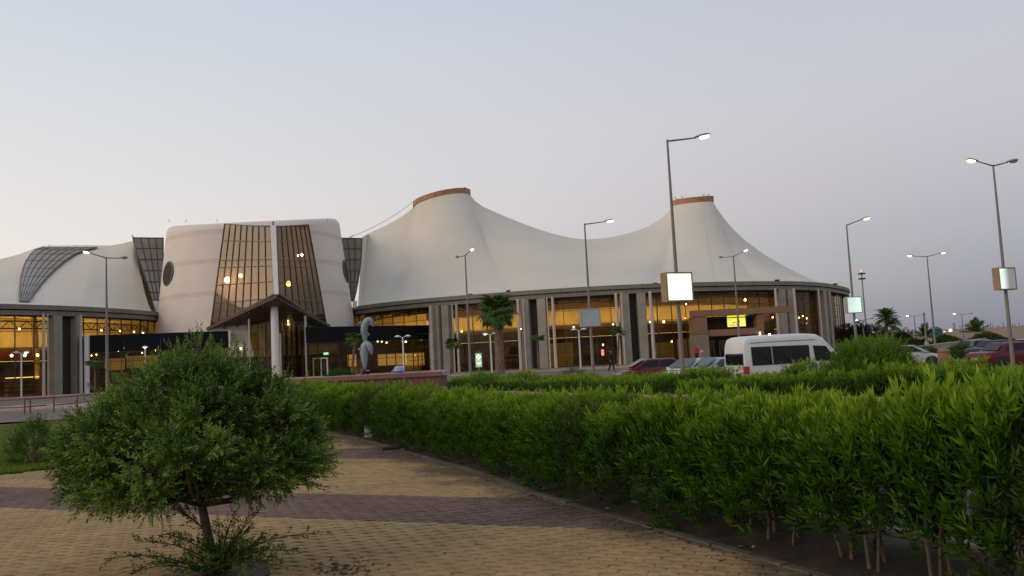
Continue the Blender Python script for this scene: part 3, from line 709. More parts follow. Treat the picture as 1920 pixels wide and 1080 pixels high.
pavL = pavilion('low glass pavilion with black fascia between the golden hall and the drum', [(101, 90.5), (163, 87.2), (432, 92.6)], [xx(432, 98), xx(101, 97)], (5, 13), 6.05,
         [(163, 86.95, .27), (432, 92.4, .14)], [(208, 653, 90), (222, 658, 90), (243, 653, 91), (291, 657, 92), (128, 652, 91.5), (190, 650, 91.5), (240, 660, 94)], 3)
pavR = pavilion('low glass pavilion with black fascia right of the drum, behind the dolphin fountain', [(577, 92.2), (808, 104.0), (845, 105.5)], [xx(845, 112), xx(577, 99)], (13, 3), 6.02,
         [(810, 103.7, .24)], [(655, 644, 96), (664, 644, 97), (708, 640, 99), (716, 640, 99.5), (724, 643, 100), (790, 637, 104), (823, 636, 107), (761, 641, 101)], 5)
for x, y in ((834, 685),): link('interior_lamp', MB().lathe([(.05, -.3), (.2, -.1), (.12, .3)], 8).mesh('interior_lamp', M_COVE), pavR, True, Matrix.Translation(P(x, y, 106.6)))
for x, y, D, w, h in ((215, 683, 92, 2.2, 1.3), (262, 678, 95, 3.0, 1.4), (285, 676, 95.5, 2, 1.2)):
    p = P(x, y, D); MB().box(p, (w, .1, h)).build('glow_panel', emis('glow_panel_dim', (0.75, 0.42, 0.14), 0.16), pavL)  # glowing panels added to warm the dark left interior
for x, y, w, h in ((660, 676, 1.0, 1.4), (735, 674, 3.6, 1.4), (776, 674, 2.6, 1.6)):
    p = P(x, y, 103.5 if x > 700 else 97.5); MB().box(p, (w, .1, h)).build('glow_panel', emis('glow_panel', (0.85, 0.5, 0.12), 0.35), pavR)
# ------------------------------------------------------------------ ground, roads, path
def gz(x, y): return -0.30*smooth01(5, 10, x)*smooth01(24, 30, y)*(1-smooth01(62, 76, y))
def sheet(name, x0, x1, y0, y1, dz, mt, step=2.0, kind='structure', test=None):
    xs = np.linspace(x0, x1, max(2, int((x1-x0)/step)+1)); ys = np.linspace(y0, y1, max(2, int((y1-y0)/step)+1))
    m = MB(); m.grid([[(x, y, gz(x, y)+dz) for x in xs] for y in ys]); o = m.build(name, mt); o['kind'] = kind; return o
M_SAND = mat('dusty_ground', (0.20, 0.145, 0.10), 0.95, var=0.2, scale=0.25, bump=0.2)
M_ASPH = mat('worn_asphalt', (0.155, 0.115, 0.09), 0.9, var=0.16, scale=0.35, bump=0.15)
M_PAVE = mat('pinkish_paving', (0.28, 0.185, 0.145), 0.85, var=0.14, scale=0.5, bump=0.1)
M_KERB = mat('pale_kerb', (0.42, 0.36, 0.31), 0.85, var=0.15, scale=1.5)
M_SOIL = mat('dark_soil', (0.045, 0.030, 0.020), 0.95, var=0.4, scale=3, bump=0.6, bscale=25)
M_HILL = mat('sandy_bank', (0.25, 0.155, 0.092), 0.95, var=0.15, scale=0.05)
sheet('ground', -700, 900, -60, 900, -0.14, M_SAND, 6.0)
m = MB(); m.box((0, 2400, -0.6), (9000, 3000, 0.4)); m.build('far_ground', M_SAND)['kind'] = 'structure'
sheet('road', -90, 140, 34.0, 79.3, -0.02, M_ASPH, 2.5)
sheet('pavement', -90, 4.5, 47.0, 51.0, 0.012, M_PAVE, 2.5)
sheet('forecourt', -90, 140, 79.6, 150, 0.0, M_PAVE, 4)
sheet('garden_ground', -3, 60, 3, 33.8, -0.06, mat('garden_soil', (0.06, 0.04, 0.028), 0.95, var=0.25, scale=0.8, bump=0.3), 2)
def kerb_run(name, pts, w, z0, z1, mt, L, gap=0.012, root=None):
    r = root or None
    for a, b in zip(pts, pts[1:]):
        a, b = Vector((*a, 0)), Vector((*b, 0)); n = max(1, int((b-a).length/L)); d = (b-a).normalized()
        for i in range(n):
            A, B = a.lerp(b, i/n)+d*gap, a.lerp(b, (i+1)/n)-d*gap; c = (A+B)/2; g = gz(c.x, c.y)
            s = Vector((d.y, -d.x, 0))*w/2; dz = rnd.uniform(-.006, .006)
            m = MB(); m.loft([[A-s+Vector((0, 0, g+z0)), A-s+Vector((0, 0, g+z1-.015+dz)), A-s*.8+Vector((0, 0, g+z1+dz)), A+s*.8+Vector((0, 0, g+z1+dz)), A+s+Vector((0, 0, g+z1-.015+dz)), A+s+Vector((0, 0, g+z0))],
                              [B-s+Vector((0, 0, g+z0)), B-s+Vector((0, 0, g+z1-.015+dz)), B-s*.8+Vector((0, 0, g+z1+dz)), B+s*.8+Vector((0, 0, g+z1+dz)), B+s+Vector((0, 0, g+z1-.015+dz)), B+s+Vector((0, 0, g+z0))]])
            m.build(name, mt, r)
def kerb_root(nm, loc):
    o = thing(nm, None, None, loc); o['kind'] = 'structure'; return o
kr = kerb_root('forecourt_kerb', (0, 79.4, 0)); kerb_run('kerb_stone', [(-70, 79.45), (60, 79.45)], 0.25, -.05, 0.10, M_KERB, 3.0, root=kr)
kr = kerb_root('pavement_kerb', (0, 47, 0)); kerb_run('kerb_stone', [(-60, 46.8), (4.5, 46.8), (4.5, 51.2)], 0.25, -.05, 0.12, M_KERB, 2.0, root=kr); kerb_run('kerb_stone', [(4.2, 51.2), (-60, 51.2)], 0.25, -.05, 0.12, M_KERB, 2.5, root=kr)
# white lane lines on the road
for y, x0, x1 in ((60, -60, 20), (68, -60, 40)):
    m = MB()
    for i in range(int((x1-x0)/6)): m.add([(x0+i*6, y, -0.014+gz(x0+i*6, y)), (x0+i*6+3, y, -0.014+gz(x0+i*6+3, y)), (x0+i*6+3, y+.2, -0.014+gz(x0+i*6+3, y)), (x0+i*6, y+.2, -0.014+gz(x0+i*6, y))], [(0, 1, 2, 3)])
    m.build('lane_marking', M_WHITE)['kind'] = 'structure'
# path outline
KL = [(G(x, y).y, G(x, y).x) for x, y in ((600, 806), (690, 826), (740, 841), (900, 884), (1050, 941), (1150, 967), (1300, 1010), (1503, 1069))]; KL.sort()
_dx = (KL[1][1]-KL[0][1])/(KL[1][0]-KL[0][0])
KL = [(0.0, KL[0][1]-_dx*KL[0][0])]+KL+[(30.0, -8.9)]
xk = lambda y: lerp_keys(KL, y)
LB = [(13.0, -30), (14.0, -14), (14.6, -9.6), (15.2, -8.6), (17, -8.2), (21, -7.4), (26, -7.2), (34, -7.2)]
xl = lambda y: -30 if y < 13.4 else lerp_keys(LB, y)
in_path = lambda x, y: xl(y) < x < xk(y)-0.06 and y < 33.8
ys = np.linspace(1, 34, 70); m = MB(); m.grid([[(max(-26, xl(y)), y, -0.016), (xk(y), y, -0.016)] for y in ys]); m.build('path_bed', mat('joint_sand', (0.15, 0.11, 0.065), 0.95, var=0.2, scale=8))['kind'] = 'structure'
path = thing('brick_path', None, None, (-2, 9, 0)); path['kind'] = 'structure'
def paver_mat(name, a, b, stain):
    m = bpy.data.materials.new(name); m.use_nodes = True; n = m.node_tree.nodes; l = m.node_tree.links; bs = n['Principled BSDF']; bs.inputs['Roughness'].default_value = 0.85; bs.inputs['Specular IOR Level'].default_value = 0.25
    at = n.new('ShaderNodeAttribute'); at.attribute_name = 'tint'; cr = n.new('ShaderNodeValToRGB'); l.new(at.outputs['Fac'], cr.inputs[0]); cr.color_ramp.elements[0].color = (*a, 1); cr.color_ramp.elements[1].color = (*b, 1)
    ge = n.new('ShaderNodeNewGeometry'); z = n.new('ShaderNodeTexNoise'); z.inputs['Scale'].default_value = 0.55; z.inputs['Detail'].default_value = 5; l.new(ge.outputs['Position'], z.inputs['Vector'])
    mr = n.new('ShaderNodeMapRange'); mr.inputs[1].default_value = 0.42; mr.inputs[2].default_value = 0.72; mr.inputs[3].default_value = 0; mr.inputs[4].default_value = 0.55; l.new(z.outputs[0], mr.inputs[0])
    mx = n.new('ShaderNodeMix'); mx.data_type = 'RGBA'; l.new(mr.outputs[0], mx.inputs[0]); l.new(cr.outputs[0], mx.inputs[6]); mx.inputs[7].default_value = (*stain, 1)
    # earth washed from the planting bed over the edge of the path, ragged with noise
    sb = n.new('ShaderNodeVectorMath'); sb.operation = 'SUBTRACT'; l.new(ge.outputs['Position'], sb.inputs[0]); sb.inputs[1].default_value = (1.95, 6.03, 0)
    dt = n.new('ShaderNodeVectorMath'); dt.operation = 'DOT_PRODUCT'; l.new(sb.outputs[0], dt.inputs[0]); dt.inputs[1].default_value = (0.906, 0.422, 0)
    z3 = n.new('ShaderNodeTexNoise'); z3.inputs['Scale'].default_value = 1.1; z3.inputs['Detail'].default_value = 8; z3.inputs['Roughness'].default_value = .7; l.new(ge.outputs['Position'], z3.inputs['Vector'])
    ad = n.new('ShaderNodeMath'); ad.operation = 'MULTIPLY_ADD'; l.new(z3.outputs[0], ad.inputs[0]); ad.inputs[1].default_value = 2.4; l.new(dt.outputs['Value'], ad.inputs[2])
    me_ = n.new('ShaderNodeMapRange'); me_.interpolation_type = 'SMOOTHSTEP'; me_.inputs[1].default_value = .55; me_.inputs[2].default_value = 1.3; me_.inputs[4].default_value = .85; l.new(ad.outputs[0], me_.inputs[0])
    mxe = n.new('ShaderNodeMix'); mxe.data_type = 'RGBA'; l.new(me_.outputs[0], mxe.inputs[0]); l.new(mx.outputs[2], mxe.inputs[6]); mxe.inputs[7].default_value = (.095, .066, .046, 1); mx = mxe
    z2 = n.new('ShaderNodeTexNoise'); z2.inputs['Scale'].default_value = 60; z2.inputs['Detail'].default_value = 3; l.new(ge.outputs['Position'], z2.inputs['Vector'])
    m2 = n.new('ShaderNodeMix'); m2.data_type = 'RGBA'; m2.blend_type = 'MULTIPLY'; m2.inputs[0].default_value = 0.35; l.new(mx.outputs[2], m2.inputs[6]); l.new(z2.outputs['Color'], m2.inputs[7]); l.new(m2.outputs[2], bs.inputs['Base Color'])
    bp = n.new('ShaderNodeBump'); bp.inputs['Strength'].default_value = 0.3; bp.inputs['Distance'].default_value = 0.004; l.new(z2.outputs[0], bp.inputs['Height']); l.new(bp.outputs[0], bs.inputs['Normal'])
    return m
M_PY = paver_mat('yellow_paver', (0.39, 0.255, 0.115), (0.48, 0.325, 0.155), (0.28, 0.182, 0.09))
M_PD = paver_mat('mauve_paver', (0.18, 0.112, 0.084), (0.235, 0.15, 0.112), (0.14, 0.088, 0.064))
PL, PW, PA = 0.225, 0.112, 0.042
e1 = Vector((0.923, -0.385, 0)); e2 = Vector((0.385, 0.923, 0))
prof = [(0, 0), (PL*0.32, -PA*0.2), (PL*0.62, PA), (PL, 0)]
def paver_geo(tint, var):
    q = np.random.default_rng(var); g = 0.0022; lo = [(u, v) for u, v in prof]; hi = [(u, v+PW) for u, v in prof]
    out = lo+hi[::-1]; cx, cy = PL/2, PW/2
    def ring(ins, z): return [(cx+(u-cx)*(1-2*ins/PL), cy+(v-cy)*(1-2*ins/PW), z) for u, v in out]
    n = len(out); vs = ring(g, -0.03)+ring(g, -0.003)+ring(g+0.0032, 0.0)
    vs = np.array(vs); vs[:, 2] += q.uniform(-.0035, .0025)+ (vs[:, 0]-cx)*q.uniform(-.015, .015)
    fs = []
    for k in (0, 1):
        for i in range(n):
            a, b = k*n+i, k*n+(i+1) % n; fs += [(a, b, b+n), (a, b+n, a+n)]
    t = 2*n; fs += [(t, t+1, t+7), (t+1, t+6, t+7), (t+1, t+2, t+6), (t+2, t+5, t+6), (t+2, t+3, t+5), (t+3, t+4, t+5)]
    w = vs[:, :1]*np.array(e1)+vs[:, 1:2]*np.array(e2); w[:, 2] = vs[:, 2]
    return w, np.array(fs)
GEO = [paver_geo(0, i) for i in range(10)]
cells = []
for k in range(int(1.0/PW), int(27/PW)):
    off = (k % 2)*PL*0.5
    for j in range(-160, 130):
        u = j*PL+off; p = e1*(u+PL/2)+e2*(k*PW+PW/2)
        if p.y < 4.6 or p.y > 33.5 or abs(p.x/max(p.y, 1)) > 0.72: continue
        if not in_path(p.x, p.y) or (p-G(405, 1078)).length < 0.42: continue
        cells.append((p.y, u, k*PW, ((k*PW-7.41) % 4.9) < 1.46))
# largest in the photograph first: the nearest that fall inside the frame
def in_frame(u, v):
    p = e1*(u+PL/2)+e2*(v+PW/2)-Vector((0, 0, EYE)); d = p.dot(_f); X, Y = 960+FPX*p.dot(_r)/d, 540-FPX*p.dot(_u)/d
    return 4 < X < 1916 and Y < 1079 and not (190 < X < 600 and Y > 1000)
cells.sort(key=lambda c: (0 if in_frame(c[1], c[2]) else 1, c[0]))
pm = {}
for i, (g, mt) in enumerate([(g, mt) for mt in (M_PY, M_PD) for g in GEO]):
    pm[i] = tri_mesh('paver', g[0], g[1], [mt], np.full(len(g[0]), rng.uniform(0, 1)))
for c in cells[:300]:
    o = link('paver', pm[(10 if c[3] else 0)+rnd.randrange(10)], path, True, Matrix.Translation(e1*c[1]+e2*c[2]))
V, Fc, T, MI = [], [], [], []; k = 0
for c in cells[300:]:
    g = GEO[rnd.randrange(10)]; b = np.array(e1*c[1]+e2*c[2]); V.append(g[0]+b); Fc.append(g[1]+k); k += len(g[0]); T.append(np.full(len(g[0]), rng.uniform(0, 1))); MI.append(np.full(len(g[1]), int(c[3])))
o = link('paver_field', tri_mesh('paver_field', np.concatenate(V), np.concatenate(Fc), [M_PY, M_PD], np.concatenate(T), np.concatenate(MI)), path, True); o['kind'] = 'stuff'
# kerbs and planting bed of the hedge
kr = kerb_root('path_kerb', (0, 9, 0)); kerb_run('kerb_stone', [(xk(y), y) for y in np.arange(4.0, 27, 1.5)], 0.10, -.08, 0.010, mat('grey_kerb', (0.088, 0.066, 0.050), 0.9, var=0.25, scale=3, bump=0.2), 0.75, root=kr)
hd = Vector((1.95+5.04, 6.03-21.04, 0)).normalized(); hn = Vector((-hd.y, hd.x, 0))   # along / across the hedge (hn points away from the path)
m = MB(); rows = []
for y in np.arange(2.5, 30, 0.16):
    rows.append([Vector((xk(y), y, 0))+hn*t+Vector((0, 0, -0.03+0.035*math.sin(t*2.1)+rnd.uniform(-.012, .016))) for t in np.arange(0.05, 1.5, 0.12)])
m.grid(rows); o = m.build('planting_bed', M_SOIL, smooth=60); o['kind'] = 'structure'
kr = kerb_root('garden_kerb', (3, 7, 0)); kerb_run('kerb_stone', [tuple((Vector((xk(y), y, 0))+hn*1.52)[:2]) for y in np.arange(3, 26, 2)], 0.16, -.1, 0.03, mat('concrete_kerb', (0.20, 0.18, 0.15), 0.9, var=0.2, scale=3), 0.9, root=kr)
m = MB(); rows = []
for y in np.arange(13.4, 34, 0.4): rows.append([(max(-26, xl(y))-t, y-0.25, -0.05+rnd.uniform(-.012, .012)) for t in (-.06, .15, .3, .45, .62)])
m.grid(rows); m.build('soil_strip', M_SOIL)['kind'] = 'structure'
# lawn: earth sheet with blades
m = MB(); rows = []
for y in np.arange(13.6, 33.6, 0.8): rows.append([(x, y, -0.035) for x in np.linspace(-34, max(-26, xl(y))-0.5, 8)])
m.grid(rows); m.build('lawn', mat('lawn_earth', (0.075, 0.10, 0.025), 0.95, var=0.3, scale=1.5))['kind'] = 'structure'
def leaf_mat(name, ramp, trans=0.25, rough=0.55, spec=0.3):
    m = bpy.data.materials.new(name); m.use_nodes = True; n = m.node_tree.nodes; l = m.node_tree.links; bs = n['Principled BSDF']; bs.inputs['Roughness'].default_value = rough; bs.inputs['Specular IOR Level'].default_value = spec
    at = n.new('ShaderNodeAttribute'); at.attribute_name = 'tint'; cr = n.new('ShaderNodeValToRGB'); l.new(at.outputs['Fac'], cr.inputs[0])
    while len(cr.color_ramp.elements) < len(ramp): cr.color_ramp.elements.new(.5)
    for e, (p, c) in zip(cr.color_ramp.elements, ramp): e.position = p; e.color = (*c, 1)
    l.new(cr.outputs[0], bs.inputs['Base Color'])
    tr = n.new('ShaderNodeBsdfTranslucent'); l.new(cr.outputs[0], tr.inputs[0]); mx = n.new('ShaderNodeMixShader'); mx.inputs[0].default_value = trans
    l.new(bs.outputs[0], mx.inputs[1]); l.new(tr.outputs[0], mx.inputs[2]); l.new(mx.outputs[0], n['Material Output'].inputs[0]); return m
N = 90000; y = 13.8+19.6*rng.random(N)**1.6; xr = np.array([max(-26, xl(v)) for v in y])-0.5; x = xr-rng.random(N)**1.3*np.minimum(12, (y*0.75+xr).clip(0.5)); h = rng.uniform(.04, .09, N); a = rng.uniform(0, 6.28, N); w = 0.012
b = np.stack([x, y, np.full(N, -0.04)], 1); s = np.stack([np.cos(a)*w, np.sin(a)*w, 0*a], 1); t = b+np.stack([rng.normal(0, .025, N), rng.normal(0, .025, N), h], 1)
V = np.stack([b-s, b+s, t], 1).reshape(-1, 3); Fc = np.arange(3*N).reshape(-1, 3)
o = link('grass', tri_mesh('grass', V, Fc, [leaf_mat('grass_blade', [(0, (0.08, 0.13, 0.012)), (1, (0.22, 0.28, 0.03))])], np.repeat(rng.random(N), 3))); o['kind'] = 'stuff'; o['label'] = 'short green lawn grass at the left edge beside the brick path'
# litter on the path
def scatter_debris(name, pts, smin, smax, cols, label):
    V, Fc, T = [], [], []; k = 0
    for p in pts:
        n = 5; s = rnd.uniform(smin, smax); a0 = rnd.random()*6
        vs = [(p.x, p.y, p.z+s*rnd.uniform(.2, .6))]+[(p.x+s*rnd.uniform(.5, 1)*math.cos(a0+i*1.256), p.y+s*rnd.uniform(.3, 1)*math.sin(a0+i*1.256), p.z+rnd.uniform(.0, s*.35)) for i in range(n)]
        V += vs; Fc += [(k, k+1+i, k+1+(i+1) % n) for i in range(n)]; k += n+1; T += [rnd.random()]*(n+1)
    o = link(name, tri_mesh(name, np.array(V), np.array(Fc), [leaf_mat(name, cols, 0.0, 0.9)], T)); o['kind'] = 'stuff'; o['label'] = label
pts = []
while len(pts) < 150:
    y = rnd.uniform(5.6, 18); x = rnd.uniform(-9, 2)
    if in_path(x, y): pts.append(Vector((x, y, 0.002)))
for _ in range(160):
    p = G(rnd.gauss(640, 34), rnd.gauss(1066, 9)); pts.append(Vector((p.x, p.y, 0.002)))
scatter_debris('dead_leaves', pts, .008, .026, [(0, (0.03, 0.018, 0.012)), (1, (0.085, 0.05, 0.03))], 'dry dark leaf scraps scattered over the yellow pavers')
pts = []
for _ in range(700):
    y = rnd.uniform(5, 22); t = abs(rnd.gauss(0, .35)); p = Vector((xk(y), y, 0))-hn*t*rnd.random()**.6; pts.append(Vector((p.x, p.y, 0.002 if t > 0.05 else .02)))
scatter_debris('soil_crumbs', pts, .006, .022, [(0, (0.035, 0.022, 0.015)), (1, (0.14, 0.10, 0.07))], 'earth and crumbs spilt along the kerb of the hedge')
pts = []
for _ in range(900):
    y = rnd.uniform(4.5, 20); p = Vector((xk(y), y, 0))+hn*rnd.uniform(.08, 1.3); pts.append(Vector((p.x, p.y, -.02)))
scatter_debris('hedge_litter', pts, .012, .045, [(0, (0.035, 0.022, 0.014)), (.8, (0.12, 0.08, 0.05)), (1, (0.38, 0.33, 0.27))], 'fallen leaves and pale stones on the soil beneath the hedge')
# thin earth film that has washed over the path's edge
# sandy bank on the right horizon, low walls
m = MB(); rows = []
for i, (y, z) in enumerate(((120, -.3), (150, 0.1), (185, 1.6), (215, 2.6), (260, 3.0), (420, 3.2))):
    rows.append([(x, y+3*math.sin(x*.04), z*smooth01(50, 95, x)*(1+.06*math.sin(x*.13+i))-0.12) for x in np.linspace(50, 420, 60)])
m.grid(rows); o = m.build('sandy_bank', M_HILL, smooth=60); o['kind'] = 'structure'
# ------------------------------------------------------------------ planter walls
M_BRICKC = mat('red_brown_wall', (0.16, 0.075, 0.06), 0.85, var=0.2, scale=1.2, bump=0.15)
M_COPE = mat('pinkish_coping', (0.40, 0.31, 0.27), 0.8, var=0.15, scale=2)
fp = thing('fountain_basin', 'long red brown fountain basin with a pale pink coping under the dolphin statue', 'fountain', (-9, 47, 0))
x0, x1, y0, y1, zt = -16.2, -4.35, 46.6, 52.0, 0.72
# the wall stands on the pavement: four sides, coping slabs, dry earth inside
m = MB()
m.box(((x0+x1)/2, y0+.2, zt/2-.05), (x1-x0, .4, zt+.1)); m.box(((x0+x1)/2, y1-.2, zt/2-.05), (x1-x0, .4, zt+.1)); m.box((x0+.2, (y0+y1)/2, zt/2-.05), (.4, y1-y0-.8, zt+.1)); m.box((x1-.2, (y0+y1)/2, zt/2-.05), (.4, y1-y0-.8, zt+.1))
m.build('basin_wall', M_BRICKC, fp)
M_COPEF = mat('red_coping', (0.21, 0.105, 0.085), 0.7, var=0.15, scale=1.5)
for i in range(10):
    a = x0-.12+(x1-x0+.24)*i/10; b = x0-.12+(x1-x0+.24)*(i+1)/10-.015
    m = MB(); m.box(((a+b)/2, y0+.25, zt+.13), (b-a, .75, .24), 0); m.build('coping_slab', M_COPEF, fp); m = MB(); m.box(((a+b)/2, y0+.25, zt+.265), (b-a, .72, .03)); m.build('coping_top', M_COPE, KIDS[fp.name][-1])
for xx_, yy_, sx_, sy_ in (((x0+x1)/2, y1-.25, x1-x0, .7), (x0+.15, (y0+y1)/2+.1, .7, y1-y0-1.3), (x1-.15, (y0+y1)/2+.1, .7, y1-y0-1.3)): MB().box((xx_, yy_, zt+.14), (sx_, sy_, .25)).build('coping_slab', M_COPE, fp)
m = MB(); m.grid([[(x, y, zt-.1+rnd.uniform(-.02, .02)) for x in np.linspace(x0+.39, x1-.39, 20)] for y in np.linspace(y0+.39, y1-.39, 8)]); m.build('basin_earth', M_SOIL, fp)
# curved low wall of the raised bed behind the hedge
rw = thing('raised_bed_wall', 'low curved red brown wall with pale coping behind the clipped hedge', 'wall', (5.7, 20, 0))
wl = [P(820, 700, 34), P(850, 700, 32), P(1000, 700, 27.5), P(1160, 700, 23.2), P(1290, 700, 21.3), P(1400, 700, 20.0), P(1530, 700, 18.2), P(1660, 700, 16.9), P(1760, 700, 16.6), P(1840, 700, 16.9), P(1960, 700, 18)]
wl = [Vector((p.x, p.y, 0)) for p in wl]
WLD = []
for a, b in zip(wl, wl[1:]):
    for i in range(8): WLD.append(a.lerp(b, i/8))
WLD.append(wl[-1]); arr = np.array([tuple(p) for p in WLD])
for _ in range(12): arr[1:-1] = .25*arr[:-2]+.5*arr[1:-1]+.25*arr[2:]
WLD = [Vector(p) for p in arr]
def offs(P_, t):
    o = []
    for i, p in enumerate(P_):
        d = (P_[min(i+1, len(P_)-1)]-P_[max(i-1, 0)]).normalized(); o.append(p+Vector((-d.y, d.x, 0))*t)
    return o
fr, bk = offs(WLD, 0), offs(WLD, .25)
m = MB(); m.loft([[f+Vector((0, 0, -.4)), f+Vector((0, 0, .33)), b+Vector((0, 0, .33)), b+Vector((0, 0, -.4))] for f, b in zip(fr, bk)]); m.build('wall_body', M_BRICKC, rw)
fr, bk = offs(WLD, -.05), offs(WLD, .32)
for i in range(0, len(WLD)-1, 1):
    m = MB(); e = 0.006
    A, B, Cc, D = fr[i].lerp(fr[i+1], e), fr[i+1], bk[i+1], bk[i].lerp(bk[i+1], e); m.prism([p+Vector((0, 0, .332)) for p in (A, B, Cc, D)], (0, 0, .08)); m.build('coping_slab', M_COPE, rw)
bd = [offs(WLD, t) for t in (.25, 1.2, 2.4, 3.4)]
m = MB(); m.grid([[p+Vector((0, 0, z)) for p in b] for b, z in zip(bd, (.27, .30, .26, -.35))]); o = m.build('raised_bed', M_SOIL); o['kind'] = 'structure'
# low concrete parapet far right
pw = thing('low_wall', 'long low grey concrete wall across the far side of the car park', 'wall', (30, 68, 0))
a, b = P(1668, 650, 66), P(1850, 640, 74)
MB().prism([(a.x, a.y, -.4), (b.x, b.y, -.4), (b.x, b.y, 1.0), (a.x, a.y, .55)], (0.1, .35, 0)).build('wall_body', M_CONC, pw)
MB().prism([(a.x, a.y-.05, .552), (b.x, b.y-.05, 1.002), (b.x, b.y-.05, 1.1), (a.x, a.y-.05, .65)], (0.1, .5, 0)).build('wall_coping', M_KERB, pw)
kr = kerb_root('car_park_kerb', (30, 52, 0)); kerb_run('kerb_stone', [tuple(P(1690, 670, 56)[:2]), tuple(P(1940, 660, 58)[:2])], .3, -.05, .14, M_KERB, 2.0, root=kr)
# ------------------------------------------------------------------ street lamps
def head_mesh(lit):
    prof = [(-.30, .03), (-.26, .055), (-.05, .10), (.15, .115), (.30, .09), (.38, .03)]
    m = MB(); rings = []
    for x, r in prof: rings.append([(x, r*1.35*math.cos(2*math.pi*j/12), 0.02+r*(0.9 if math.sin(2*math.pi*j/12) > 0 else 0.25)*math.sin(2*math.pi*j/12)) for j in range(12)])
    m.loft(rings); return m
def lens_mesh():
    m = MB(); rings = []
    for x, r in ((-.10, .02), (-.05, .085), (.12, .11), (.26, .085), (.34, .02)): rings.append([(x, r*1.25*math.cos(2*math.pi*j/12), -0.012+r*(0.1 if math.sin(2*math.pi*j/12) > 0 else .85)*math.sin(2*math.pi*j/12)) for j in range(12)])
    m.loft(rings); return m
HEAD = head_mesh(1).mesh('lamp_head', M_STEEL, 50); LENS = lens_mesh().mesh('lens', M_WARMLAMP, 60); LENS0 = lens_mesh().mesh('lens', M_LENSOFF, 60)
M_SIGNB = mat('sign_case_metal', (0.30, 0.21, 0.11), 0.5, var=.15, scale=2); M_SIGNG = mat('sign_case_grey', (0.35, 0.34, 0.33), 0.5)
def sign_face_mat(name, c0, c1, s0, s1, ax0, ax1):
    m = bpy.data.materials.new(name); m.use_nodes = True; n = m.node_tree.nodes; l = m.node_tree.links; b = n['Principled BSDF']; b.inputs['Base Color'].default_value = (.55, .58, .55, 1); b.inputs['Roughness'].default_value = .3
    t = n.new('ShaderNodeTexCoord'); sp = n.new('ShaderNodeSeparateXYZ'); l.new(t.outputs['Object'], sp.inputs[0])
    mr = n.new('ShaderNodeMapRange'); mr.inputs[1].default_value = ax0; mr.inputs[2].default_value = ax1; mr.inputs[3].default_value = s0; mr.inputs[4].default_value = s1; mr.interpolation_type = 'SMOOTHSTEP'; l.new(sp.outputs[0], mr.inputs[0])
    z = n.new('ShaderNodeTexNoise'); z.inputs['Scale'].default_value = 1.6; l.new(t.outputs['Object'], z.inputs['Vector']); cr = n.new('ShaderNodeValToRGB'); cr.color_ramp.elements[0].position = .3; cr.color_ramp.elements[1].position = .55
    cr.color_ramp.elements[0].color = (*c1, 1); cr.color_ramp.elements[1].color = (*c0, 1); l.new(z.outputs[0], cr.inputs[0]); l.new(cr.outputs[0], b.inputs['Emission Color']); l.new(mr.outputs[0], b.inputs['Emission Strength']); return m
def street_lamp(label, tx, ty, D, arms, sign=None, r=0.085, group='street lamps'):
    top = P(tx, ty, D); g = gz(top.x, D); root = thing('street_lamp', label, 'street lamp', (top.x, D, g), 0, group); H = top.z-g
    MB().tube([(0, 0, -.1), (0, 0, .5), (0, 0, H)], [r*1.05, r*1.0, r*.42], 12).build('pole', M_STEEL, root, smooth=40, world=False)
    MB().lathe([(r*2.2, 0), (r*2.2, .05), (r*1.3, .07), (r*1.25, .3)], 12).build('base_plate', M_STEEL, root, world=False)
    for (dx, dy, dz, lit) in arms:
        e = Vector((dx, dy, H+dz)); MB().tube([(0, 0, H-.05), (dx*.5, dy*.5, H-.03+dz*.55), tuple(e)], [.035, .03, .026], 8).build('arm', M_STEEL, root, world=False)
        hz = math.atan2(dy, dx); mw = Matrix.Translation(e) @ Matrix.Rotation(hz, 4, 'Z') @ Matrix.Rotation(-R(8), 4, 'Y') @ Matrix.Translation((.2, 0, 0)) @ Matrix.Scale(.82, 4)
        h = link('lamp_head', HEAD, root, False, mw); link('lens', LENS if lit else LENS0, h, False)
    if sign:
        y0, y1, w, rz, fm, cm, dep = sign; za, zb = P(tx, y0, D).z-g, P(tx, y1, D).z-g
        M = Matrix.Translation((0.0, -(dep/2+.0), (za+zb)/2)) @ Matrix.Rotation(rz, 4, 'Z'); M = Matrix.Translation((0, 0, (za+zb)/2)) @ Matrix.Rotation(rz, 4, 'Z')
        hh = za-zb; b = MB(); t = .05
        b.box((0, 0, hh/2-t/2), (w, dep, t)); b.box((0, 0, -hh/2+t/2), (w, dep, t)); b.box((-w/2+t/2, 0, 0), (t, dep, hh-2*t)); b.box((w/2-t/2, 0, 0), (t, dep, hh-2*t)); b.box((0, 0, 0), (w-2*t, dep*.6, hh-2*t))
        c = link('sign_box', b.mesh('sign_box', cm), root, False, M); f = MB().box((0, -dep/2+.03, 0), (w-.09, .03, hh-.09)).mesh('sign_face', fm); link('sign_face', f, c, False)
        f2 = MB().box((0, dep/2-.03, 0), (w-.09, .03, hh-.09)).mesh('sign_face', fm); link('sign_face', f2, c, False)
    return root
F_W = sign_face_mat('lit_sign_warm', (1, .98, .84), (.60, .80, .72), 1.12, 1.12, -1, 1)
F_G = sign_face_mat('lit_sign_green', (.75, 1, .86), (.62, .92, .80), .62, .78, -.35, .3)
F_H = sign_face_mat('lit_sign_half', (.82, 1, .88), (.75, .95, .85), .85, .06, -.35, .15)
F_O = mat('unlit_sign', (.42, .46, .47), .35, var=.05, scale=2)
street_lamp('tall single armed street lamp with a brightly lit white sign box left of the minibus', 1251, 262, 28, [(1.0, 0, 0.02, 1)], (512, 567, 1.08, R(24), F_W, M_SIGNB, .34), .085)
